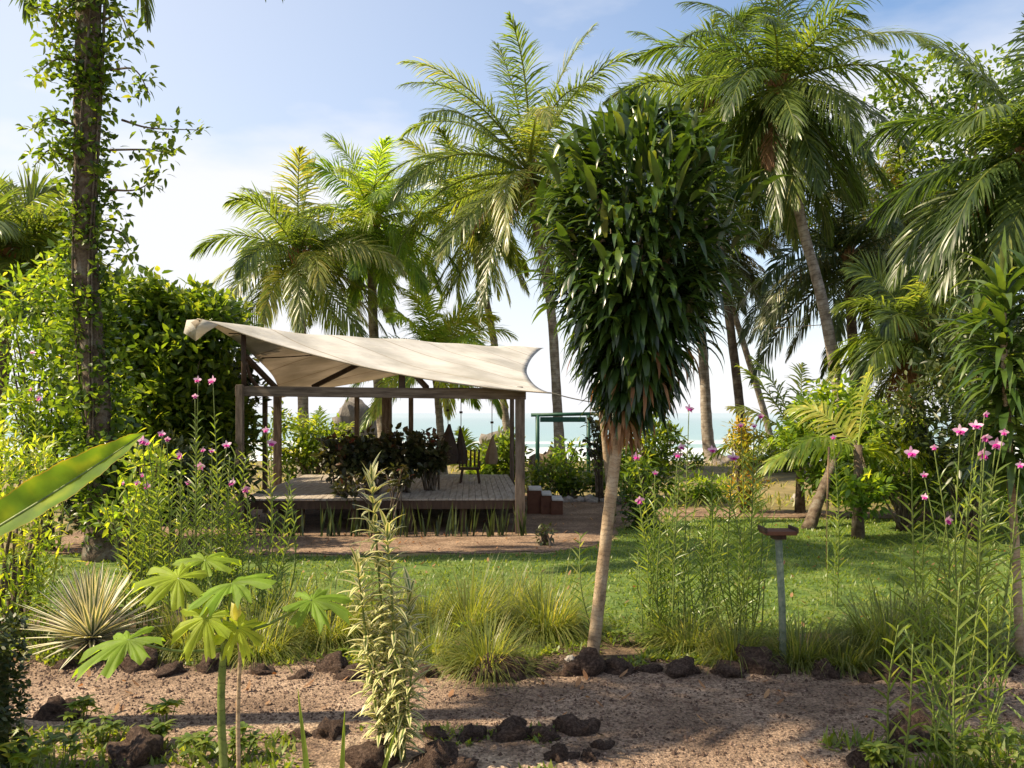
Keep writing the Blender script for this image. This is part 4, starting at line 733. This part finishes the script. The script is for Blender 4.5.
# crotons standing on the deck
def croton(px, Y, h, wd, seed, label):
    g = GX(px, Y); g[2] = DZ; top = 413 + (CZ - DZ - h * .68) * F / Y
    return shrub(label, [(px, top, Y, wd, .4, h * .34)], g, .17, .10, M_croton, seed, int(70 * wd / .45), 10, .35, name='croton_shrub', cat='shrub', group='dark crotons standing on the deck', clr=.17, sr=.028, stems=6)
croton(345, 19.2, 1.2, .50, 101, 'leftmost dark croton with reddish leaves on the deck'); croton(374, 19.4, 1.25, .62, 102, 'dark croton behind the tip of the variegated plant')
croton(405, 19.8, 1.35, .6, 103, 'tallest rounded dark croton near the middle of the deck'); croton(430, 20.4, 1.2, .42, 104, 'rightmost dark croton on bare stems beside the hanging cloths')
b = MB()
# trailing croton at the deck's front edge
shrub('trailing dark croton hanging over the front edge of the deck', [(397, 480, 18.1, .22, .16, .35), (350, 487, 18.1, .3, .16, .25)], GX(390, 18.1), .14, .07, M_croton, 105, 30, 9, .3, name='croton_shrub', cat='shrub', group='dark crotons standing on the deck', clr=.1, sr=.02)

# strap plants along the deck front
k = 0
for px in np.linspace(256, 520, 17):
    rng = np.random.default_rng(200 + k); Y = 17.75 + rng.uniform(-.12, .12); g = GX(px + rng.uniform(-5, 5), Y); n = int(rng.uniform(5, 14))
    m_ = MB(); az = rng.uniform(0, 6.28, n); D = np.stack([np.cos(az) * .16, np.sin(az) * .16, np.full(n, 1.)], 1)
    m_.leaves(np.stack([rng.normal(0, .09, n), rng.normal(0, .05, n), np.zeros(n)], 1), D, rng.normal(0, 1, (n, 3)), rng.uniform(.25, .75, n), .045, .3, 3, prof=[.7, 1, .8, .05], tint=rng.uniform(.2, .9, n), fold=.2)
    wh = 'nearest the left post' if k == 0 else 'at the right post' if k == 16 else 'number %d from the left post' % (k + 1)
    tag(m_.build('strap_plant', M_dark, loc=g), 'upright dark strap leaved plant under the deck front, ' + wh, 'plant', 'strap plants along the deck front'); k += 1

# ------------------------------------------------------------------ grass tufts
def tuft(px, py, h, wd, n, seed, label, bend=1.3, group='arching grass tufts', mat=M_grass):
    global rng
    rng = np.random.default_rng(seed); g = G(px, py); n = int(n * 2.1); h *= 1.08; m_ = MB(); az = rng.uniform(0, 6.28, n); e = rng.uniform(.35, 1.5, n); rr = rng.uniform(0, 1, n) ** .5 * wd * .45
    D = np.stack([np.cos(az) * np.cos(e), np.sin(az) * np.cos(e), np.sin(e)], 1)
    m_.leaves(np.stack([np.cos(az) * rr, np.sin(az) * rr * .7, 0 * az], 1), D, (0, 0, 1), h * rng.uniform(.6, 1.5, n), rng.uniform(.007, .012, n), rng.uniform(.5, 1.8, n) * bend * 1.5, 5, prof=[.8, 1, .9, .7, .45, .05], tint=np.clip(rng.normal(.5, .2, n), 0, 1))
    k_ = n // 5; az = rng.uniform(0, 6.28, k_)
    m_.leaves(np.stack([np.cos(az), np.sin(az) * .7, 0 * az], 1) * wd * .4, np.stack([np.cos(az), np.sin(az), .25 + 0 * az], 1), (0, 0, 1), h * .7, .012, 1.8, 4, tint=.95)
    return tag(m_.build('grass_tuft', mat, loc=g), label, 'grass tuft', group)
tuft(470, 634, .62, .7, 1100, 301, 'big yellow green grass tuft left of the pair before the lawn')
tuft(545, 634, .62, .7, 1100, 302, 'big yellow green grass tuft just left of the dracaena trunk')
tuft(487, 672, .5, .4, 800, 303, 'foremost smaller grass tuft by the path edge')
tuft(325, 640, .6, .8, 900, 304, 'wide grass tuft left of the variegated plant on the shady bank')
tuft(425, 628, .5, .6, 700, 305, 'grass tuft right behind the variegated plant')
tuft(890, 655, .62, .8, 1300, 306, 'large rounded grass tuft with a dark hollow at the right')
tuft(800, 662, .42, .7, 800, 307, 'low grass tuft beside the foot of the bird table')
tuft(845, 668, .35, .5, 500, 308, 'low thin grass tuft between the bird table and the large rounded tuft')
tuft(960, 655, .5, .6, 700, 309, 'grass tuft behind the right orchid reeds')
tuft(735, 660, .45, .5, 500, 310, 'grass tuft between the middle orchid reeds and the bird table')
tuft(255, 655, .5, .7, 700, 311, 'grass tuft behind the papaya leaves')
tuft(190, 650, .5, .8, 800, 312, 'grass tuft between the agave and the papaya')
tuft(375, 632, .5, .8, 800, 315, 'grass tuft just behind the left side of the variegated plant')
tuft(510, 610, .5, .8, 800, 316, 'grass tuft at the back of the pair, by the lawn')
tuft(430, 655, .4, .5, 500, 317, 'low grass tuft between the variegated plant and the foremost tuft')
tuft(285, 615, .45, .9, 700, 318, 'grass tuft on the lawn edge left of the wide shady tuft')
tuft(930, 640, .5, .8, 800, 319, 'grass tuft behind the large rounded one at its right')
tuft(690, 648, .45, .7, 700, 320, 'grass tuft inside the middle orchid reeds')
tuft(880, 500, .5, 1.0, 400, 313, 'pale grass tuft behind the far path')
tuft(700, 500, .5, 1.2, 400, 314, 'grass tuft beyond the lawn under the flared palm')

# ------------------------------------------------------------------ orchids
def flower(parent, p, s, seed):
    r_ = np.random.default_rng(seed); fz = np.array([r_.normal(0, .5), -1, r_.normal(.1, .3)]); fz /= np.linalg.norm(fz); X = nrm(np.cross(fz, (0, 0, 1.))); Yv = np.cross(X, fz)
    a = np.array([90, 162, 234, 306, 18]) * PI / 180 + r_.normal(0, .1); D = np.cos(a)[:, None] * X + np.sin(a)[:, None] * Yv * 1 + fz * .35
    if Yv[2] < 0: D = -D + 2 * fz * .35
    m_ = MB(); m_.leaves(np.repeat(p[None], 5, 0), D, -fz, s * np.array([.9, .95, .85, .85, .95]), s * np.array([.4, .62, .36, .36, .62]), .25, 4, prof=[.3, .9, 1, .7, .08], tint=r_.uniform(.3, 1, 5), fold=.15)
    o = m_.build('flower', M_petal, parent)
    m_ = MB(); m_.leaves(np.repeat(p[None], 3, 0) + fz * s * .1, np.stack([fz * .8 + (0, 0, -.6), fz * .8 + X * .5 + (0, 0, -.4), fz * .8 - X * .5 + (0, 0, -.4)]), (0, 0, 1), s * .7, s * .5, .6, 4, prof=[.4, .8, 1, 1, .5], tint=r_.random(3), fold=.3); m_.build('lip', M_lip, o)
def orchid(label, base, flowers, nst, hr, wd, seed, Y, ll=.2, s=.06, pitch=.05):
    global rng
    rng = np.random.default_rng(seed); base = np.array(base, float); t = thing('orchid_clump', tuple(base), label, 'orchid', 'reed stemmed orchid clumps'); m_ = MB(); s_ = MB()
    tops = [P(x, y, Y + rng.uniform(-.3, .3)) - base for x, y in flowers]; st = []
    for tp in tops: st.append((tp, .86))
    for i in range(nst): st.append((np.array([rng.normal(0, wd), rng.normal(0, wd * .4), rng.uniform(*hr)]), 1.))
    for tp, cut in st:
        o0 = np.array([tp[0] * .6 + rng.normal(0, .1), tp[1] * .6 + rng.normal(0, .1), -.02]); cc = spline([o0, o0 + (tp - o0) * .5 + rng.normal(0, .06, 3), tp], 24); lsz = rng.uniform(.6, 1.25)
        s_.tube(cc, np.linspace(.009, .0048, 24), 5, tint=.6); h = tp[2]; n = int(h * cut / pitch); f = np.linspace(.12, cut, n); i = np.minimum((f * 23).astype(int), 22); fr = (f * 23 - i)[:, None]; B = cc[i] * (1 - fr) + cc[i + 1] * fr
        pa = rng.uniform(-1.3, 1.3); sg = np.where(np.arange(n) % 2, 1, -1)[:, None]; T = nrm(cc[-1] - cc[0]); S = np.array([math.cos(pa), math.sin(pa), 0.])
        D = S * sg * .62 + T * .8 + rng.normal(0, .11, (n, 3)); Nn = np.cross(S, T)
        m_.leaves(B, D, Nn + rng.normal(0, .4, (n, 3)), lsz * ll * rng.uniform(.65, 1.2, n) * (.6 + .4 * np.sin(np.pi * np.clip(f / cut, .15, .95))), .018, .5, 3, prof=[.7, 1, .7, .05], tint=np.clip(rng.normal(.5, .18, n), 0, 1), fold=.2)
    s_.build('stem', M_stemg, t); m_.build('foliage', M_reed, t)
    for j, tp in enumerate(tops): flower(t, tp, s * rng.uniform(.65, 1.3), seed * 31 + j)
    return t
orchid('left orchid clump with its flowers in front of the small rust tinted bush', GX(145, 10.2), [(162, 434), (167, 439), (142, 441), (148, 443), (124, 483), (138, 483), (143, 475), (148, 486)], 16, (1.0, 1.75), .35, 401, 10.2)
orchid('orchid clump with three high flowers left of the pavilion post', GX(208, 10), [(198, 380), (213, 381), (195, 396), (181, 455), (203, 450), (212, 451), (227, 445), (201, 466), (188, 483)], 22, (1.0, 2.0), .38, 402, 10)
orchid('orchid clump rising before the pavilion left end', GX(262, 10), [(266, 430), (271, 443), (233, 483), (246, 489)], 10, (.9, 1.8), .32, 403, 10)
orchid('sparse orchid clump at the far left edge', GX(36, 12), [(33, 353), (32, 389), (40, 398)], 4, (.8, 1.4), .25, 404, 12)
orchid('middle orchid clump right of the leaning dracaena trunk', GX(665, 9.6), [(689, 409), (681, 447), (678, 455), (636, 457), (655, 473), (639, 500)], 18, (.8, 1.6), .3, 405, 9.6)
orchid('middle orchid clump nearer the bird table', GX(725, 9.8), [(712, 450), (733, 458), (741, 425), (754, 426), (761, 416)], 16, (.9, 1.75), .28, 406, 9.8)
orchid('single flowered orchid before the bright leafy bush', GX(829, 11.5), [(833, 437)], 2, (.9, 1.3), .12, 407, 11.5, s=.07)
orchid('right orchid clump with many flowers before the dark foliage', GX(955, 7.6), [(985, 414), (960, 431), (976, 426), (985, 437), (1004, 432), (996, 444), (982, 454), (934, 447), (924, 475), (911, 453), (925, 497), (947, 520), (1020, 465)], 13, (.9, 1.75), .34, 408, 7.4, s=.06, pitch=.055, ll=.22)
orchid('foreground orchid reeds without flowers in the bottom right corner', GX(960, 6.0), [], 14, (.5, 1.45), .3, 409, 6.0, ll=.22, pitch=.055)
orchid('small orchid with one purple flower by the foremost grass tuft', GX(459, 9.3), [(459, 642)], 2, (.15, .3), .06, 410, 9.2, s=.04)

# ------------------------------------------------------------------ foreground plants
rng = np.random.default_rng(500)
g = G(92, 655); m_ = MB(); n = 130; az = np.arange(n) * 2.4; f = np.linspace(0, 1, n); e = -.05 + 1.5 * f + rng.normal(0, .06, n); D = np.stack([np.cos(az) * np.cos(e), np.sin(az) * np.cos(e), np.sin(e)], 1)
ag = thing('agave', tuple(g), 'spiky agave with pale edged stiff leaves left of the papaya', 'agave')
m_.leaves(np.tile([0, 0, .16], (n, 1)) + D * .04, D, (0, 0, 1), .74 * rng.uniform(.85, 1.1, n), .055, .12, 5, prof=[.8, 1, 1, .8, .5, .03], tint=rng.random(n), fold=.35); m_.build('leaves', M_agave, ag)
m_ = MB(); m_.tube([(0, 0, -.02), (0, 0, .14), (0, 0, .3)], [.1, .09, .04], 9); m_.build('stem', M_bark, ag)

# hedge block
g = np.array([-3.92, 5.7, 0]); hdg = thing('clipped_hedge', tuple(g), 'dark squarely clipped hedge block at the bottom left', 'hedge'); n = 9000
p = rng.uniform(-1, 1, (n, 3)); ax = rng.integers(0, 3, n); p[np.arange(n), ax] = np.sign(p[np.arange(n), ax]) * rng.uniform(.86, 1.03, n); D = p.copy(); D = np.where(np.arange(3) == ax[:, None], p, rng.normal(0, .5, (n, 3))); p = p * (.53, .5, .53) + (0, 0, .53)
m_ = MB(); m_.leaves(p, D + rng.normal(0, .35, D.shape), rng.normal(0, 1, (n, 3)), .05, .026, .2, 2, tint=rng.uniform(.1, .9, n)); m_.build('foliage', M_dark, hdg)
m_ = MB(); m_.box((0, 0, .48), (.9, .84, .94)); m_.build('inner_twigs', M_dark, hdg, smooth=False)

# variegated plant
g = GX(392, 6.3); vp = thing('variegated_plant', tuple(g), 'tall cream and green variegated plant beside the path', 'variegated plant'); ms, ml = MB(), MB()
for x0, x1, y1 in ((392, 371, 474), (384, 357, 560), (398, 386, 520), (404, 410, 590), (390, 368, 630), (400, 414, 650), (396, 392, 600)):
    tp = P(x1, y1, 6.3 + rng.uniform(-.12, .12)) - g; o0 = P(x0, 762, 6.3) - g; o0[2] = 0; cc = spline([o0, (o0 + tp) / 2 + rng.normal(0, .02, 3), tp], 30); ms.tube(cc, np.linspace(.013, .006, 30), 6)
    h = tp[2]; n = int(h / .0145); f = np.linspace(.14, 1, n); i = np.minimum((f * 29).astype(int), 29); az = np.arange(n) * 2.39996; e = .25 + .9 * f ** 5 + rng.normal(0, .2, n)
    D = np.stack([np.cos(az) * np.cos(e), np.sin(az) * np.cos(e), np.sin(e)], 1); ml.leaves(cc[i], D, (0, 0, 1), .195 * rng.uniform(.7, 1.15, n), .038, .9 * rng.uniform(.4, 1.3, n), 5, prof=[.4, .9, 1, .85, .5, .04], tint=rng.random(n), fold=.25)
ms.build('stem', M_stemg, vp); ml.build('foliage', M_varieg, vp)

# papaya
def lobed(mb, cen, R_, fwd, up, nl=7, tint=.5, droop=.35, deep=.55):
    fwd = nrm(np.array(fwd, float)); up = np.array(up, float); up = nrm(up - fwd * np.dot(up, fwd)); sd_ = np.cross(up, fwd); K = 15; nA = 12 * nl; span = 2 * PI * .93
    V = [cen]; A = [(tint, 0, 0)]; rings = 5
    for r_ in range(1, rings + 1):
        for j in range(nA + 1):
            a = -span / 2 + span * j / nA; ph = (j / nA * nl) % 1.0; k_ = abs(math.sin(ph * PI)); sub = .3 * abs(math.sin(ph * PI * 3)) * (r_ / rings); lobe = 1 - deep * (1 - k_ ** .8) - sub * .6
            big = .62 + .38 * math.cos(a / 2) ** 1.0; rr = R_ * big * (lobe if r_ == rings else (1 - (1 - lobe) * (r_ / rings) ** 1.0)) * r_ / rings
            q = rr / R_; V.append(cen + fwd * math.cos(a) * rr + sd_ * math.sin(a) * rr + up * (.07 * R_ * math.cos(ph * 2 * PI) * -q) + np.array([0, 0, -1.]) * droop * R_ * q * q + np.array([0, 0, .02 * math.sin(j * 1.7)]) * q); A.append((tint, math.sin(ph * PI), q))
    t_ = [(0, 1 + j, 2 + j) for j in range(nA)]; q_ = [(1 + (r_) * (nA + 1) + j, 1 + (r_) * (nA + 1) + j + 1, 1 + (r_ - 1) * (nA + 1) + j + 1, 1 + (r_ - 1) * (nA + 1) + j) for r_ in range(1, rings) for j in range(nA)]
    mb.add(V, q_, t_, A)
Yp = 4.5; g = GX(222, Yp); pa_ = thing('papaya_plant', tuple(g), 'young papaya with big lobed yellow green leaves in the left foreground', 'papaya plant')
def LP(px, py, dy=0.): return P(px, py, Yp + dy) - g
b = MB(); st0 = LP(222, 640); b.tube(spline([(0, 0, -.02), (.01, 0, .6), LP(221, 700), LP(226, 622)], 24), np.linspace(.025, .017, 24), 9, bump=.05); b.build('trunk', M_stemg, pa_)
for (px, py, dy, R_, fw, up, ti, fx, fy) in ((128, 640, -.35, .23, (-1, -.75, -.35), (-.25, -.35, 1), .5, 222, 650), (178, 578, .1, .22, (-1, -.3, .1), (0, -.5, 1), .75, 224, 640), (232, 583, .0, .24, (.5, -.8, .05), (0, -.55, 1), .45, 225, 632), (312, 600, .1, .21, (1, -.2, -.1), (.1, -.35, 1), .35, 226, 636), (206, 618, -.1, .17, (-.5, -.4, -.8), (-.2, -1, .3), .9, 224, 632), (238, 628, -.08, .13, (.5, -.4, -.9), (.2, -1, .3), .95, 226, 630), (205, 560, .4, .2, (.2, .8, .2), (0, -.5, 1), .6, 224, 632)):
    c_ = LP(px, py, dy); b = MB(); lobed(b, c_, R_ * 1.15, fw, up, nl=7, tint=ti, deep=.68); lf_ = b.build('leaf', M_papaya, pa_)
    s0 = LP(fx, fy); b = MB(); b.tube(spline([s0, (s0 + c_) / 2 + (0, 0, -.03), c_], 10), np.linspace(.010, .006, 10), 6); b.build('petiole', M_stemg, lf_)
g = GX(240, 5.2); sb = thing('sapling', tuple(g), 'thin pale sapling stem right behind the papaya trunk', 'sapling')
b = MB(); b.tube(spline([(0, 0, -.02), P(238, 720, 5.2) - g, P(240, 655, 5.2) - g, P(236, 628, 5.2) - g], 20), np.linspace(.014, .009, 20), 7, bump=.05); b.build('stem', M_drtrunk, sb)
b = MB(); clump(b, P(238, 630, 5.2) - g, .08, 12, .15, .06, .8); b.build('foliage', M_bright, sb)

# heliconia leaf from the left
hp = thing('heliconia_plant', (-2.05, 2.9, 0), 'broad pleated banana-like leaf reaching in from the left edge', 'heliconia')
b = MB(); b.tube(spline([(-.25, 0, -.02), (-.2, 0, 1.0), (-.1, .0, 1.75)], 16), .03, 8); b.build('stem', M_stemg, hp)
A0 = P(-60, 562, 2.9); A1 = P(146, 432, 3.3); b = MB(); ns = 40; nw = 8; ax = spline([A0, P(30, 512, 3.0) + (0, 0, .015), P(92, 468, 3.15), A1], ns + 1) - np.array([-2.05, 2.9, 0]); V = []; A = []
for i in range(ns + 1):
    f = i / ns; T = nrm(ax[min(i + 1, ns)] - ax[max(i - 1, 0)]); wd = .075 * max(.02, math.sin(PI * (.18 + .82 * f)) ** .8)
    up_ = np.array([.30, -.62, .72]); S = nrm(np.cross(T, up_)); Nn = np.cross(S, T)
    for j in range(-nw, nw + 1):
        u_ = j / nw; V.append(ax[i] + S * u_ * wd + Nn * (abs(u_) ** 1.2 * wd * .45 + .0035 * (i % 2) * abs(u_) + .004 * math.sin(i * .9) * u_ * u_)); A.append((.5 + .4 * noise.noise(Vector((f * 14, u_ * 1.5, 0))), u_, f))
m1 = 2 * nw + 1; b.add(V, [(i * m1 + j, i * m1 + j + 1, (i + 1) * m1 + j + 1, (i + 1) * m1 + j) for i in range(ns) for j in range(m1 - 1)], None, A); lf_ = b.build('leaf', M_banana, hp)
b = MB(); b.tube(ax, np.linspace(.007, .002, ns + 1), 6); b.build('midrib', M_stemg, lf_); b = MB(); b.tube(spline([(-.1, 0, 1.72), ax[0] + (-.15, 0, -.08), ax[0]], 10), .008, 6); b.build('petiole', M_stemg, hp)

# strap leaves at the bottom
g = np.array([-.72, 3.6, 0]); sp_ = thing('strap_leaf_plant', tuple(g), 'few long upright strap leaves poking up at the bottom edge', 'plant'); b = MB()
for (x, y, bx, w_) in ((298, 688, 300, .03), (345, 708, 325, .028), (398, 722, 340, .028), (165, 760, 250, .04), (270, 745, 285, .025), (190, 740, 262, .045)):
    o0 = np.array([(bx - 330) / F * 3.6 * .3, rng.normal(0, .04), .0]); tp = P(x, y, 3.6) - g; cc = spline([o0, o0 + (tp - o0) * .55 + (0, 0, .14), tp], 14); T = nrm(np.gradient(cc, axis=0)); S = nrm(np.cross(T, (0.25, 1, 0))); wv_ = w_ * np.array([.5, .8, 1, 1, 1, 1, 1, .95, .9, .8, .65, .5, .3, .02]) / 2
    V = np.stack([cc - S * wv_[:, None] + (0, -.004, 0), cc, cc + S * wv_[:, None] + (0, -.004, 0)], 1).reshape(-1, 3)
    b.add(V, [(i * 3 + j, i * 3 + j + 1, i * 3 + 3 + j + 1, i * 3 + 3 + j) for i in range(13) for j in range(2)], None, np.tile([.5, 0, 0], (42, 1)))
b.build('leaves', M_reed, sp_)

# small leafy plants bottom left and right
def herb(px, py, Y, r, seed, label, mat=M_lawn, n=90, ll=.1, lw=.035):
    global rng
    rng = np.random.default_rng(seed); g = GX(px, Y); t = thing('leafy_plant', tuple(g), label, 'plant', 'small leafy plants by the path'); m_ = MB(); s_ = MB()
    h = max(.06, P(px, py, Y)[2])
    for k in range(max(4, n // 9)):
        a = rng.uniform(0, 6.28); q = np.array([math.cos(a) * r * rng.random(), math.sin(a) * r * rng.random() * .8, h * rng.uniform(.55, 1.05)]); s_.tube([(q[0] * .4, q[1] * .4, -.01), q * (.8, .8, .6), q], .004, 4)
        nn_ = 9; az = rng.uniform(0, 6.28, nn_); D = np.stack([np.cos(az), np.sin(az), rng.uniform(.1, .9, nn_)], 1); m_.leaves(np.repeat(q[None], nn_, 0), D, (0, 0, 1), ll * rng.uniform(.6, 1.1, nn_), lw, .8, 4, prof=[.3, .9, 1, .7, .05], tint=np.clip(rng.normal(.55, .2, nn_), 0, 1), fold=.2)
    s_.build('stem', M_stemg, t); m_.build('foliage', mat, t)
for i, (px, py, Y, r, lb, mt) in enumerate(((100, 722, 6.6, .14, 'glossy leafy plant right of the hedge', M_lawn), (153, 725, 6.6, .13, 'bright rosette plant in the middle of the near edge at left', M_lawn), (60, 735, 5.9, .2, 'leafy plant at the bottom left beneath the hedge', M_shrub), (195, 735, 6.2, .2, 'leafy plant left of the papaya trunk', M_lawn), (235, 730, 6.3, .16, 'leafy plant right of the papaya trunk', M_lawn), (20, 745, 5.5, .16, 'yellowish plant in the bottom left corner', M_bright), (165, 700, 7.0, .10, 'small yellowish sprig on the path below the papaya leaf', M_bright), (80, 700, 7.0, .14, 'thin yellowish sprig beside the hedge', M_bright),
    (895, 748, 6.2, .1, 'green plant between the big boulder and the tall brown stone', M_lawn), (955, 735, 6.0, .3, 'leafy growth right of the big boulder', M_reed), (1005, 720, 6.0, .35, 'leafy growth in the bottom right corner', M_reed), (905, 655, 9.0, .15, 'bright leafy plant below the right grass tuft', M_lawn), (875, 740, 5.9, .06, 'tiny plant in front of the tall brown stone', M_lawn), (500, 650, 9.6, .2, 'leafy weed behind the foremost grass tuft', M_lawn), (40, 600, 9.4, .3, 'leafy growth left of the agave', M_bright), (345, 655, 9.0, .15, 'bright weed on the shady bank', M_lawn), (640, 630, 9.5, .3, 'broad green growth right of the dracaena trunk', M_lawn), (690, 640, 9.4, .3, 'green growth at the foot of the middle orchids', M_lawn), (720, 640, 9.5, .3, 'green growth left of the bird table', M_bright))):
    herb(px, py, Y, r, 600 + i, lb, mt, n=150 if r > .25 else 90)
print('verts', sum(len(m.vertices) for m in bpy.data.meshes))
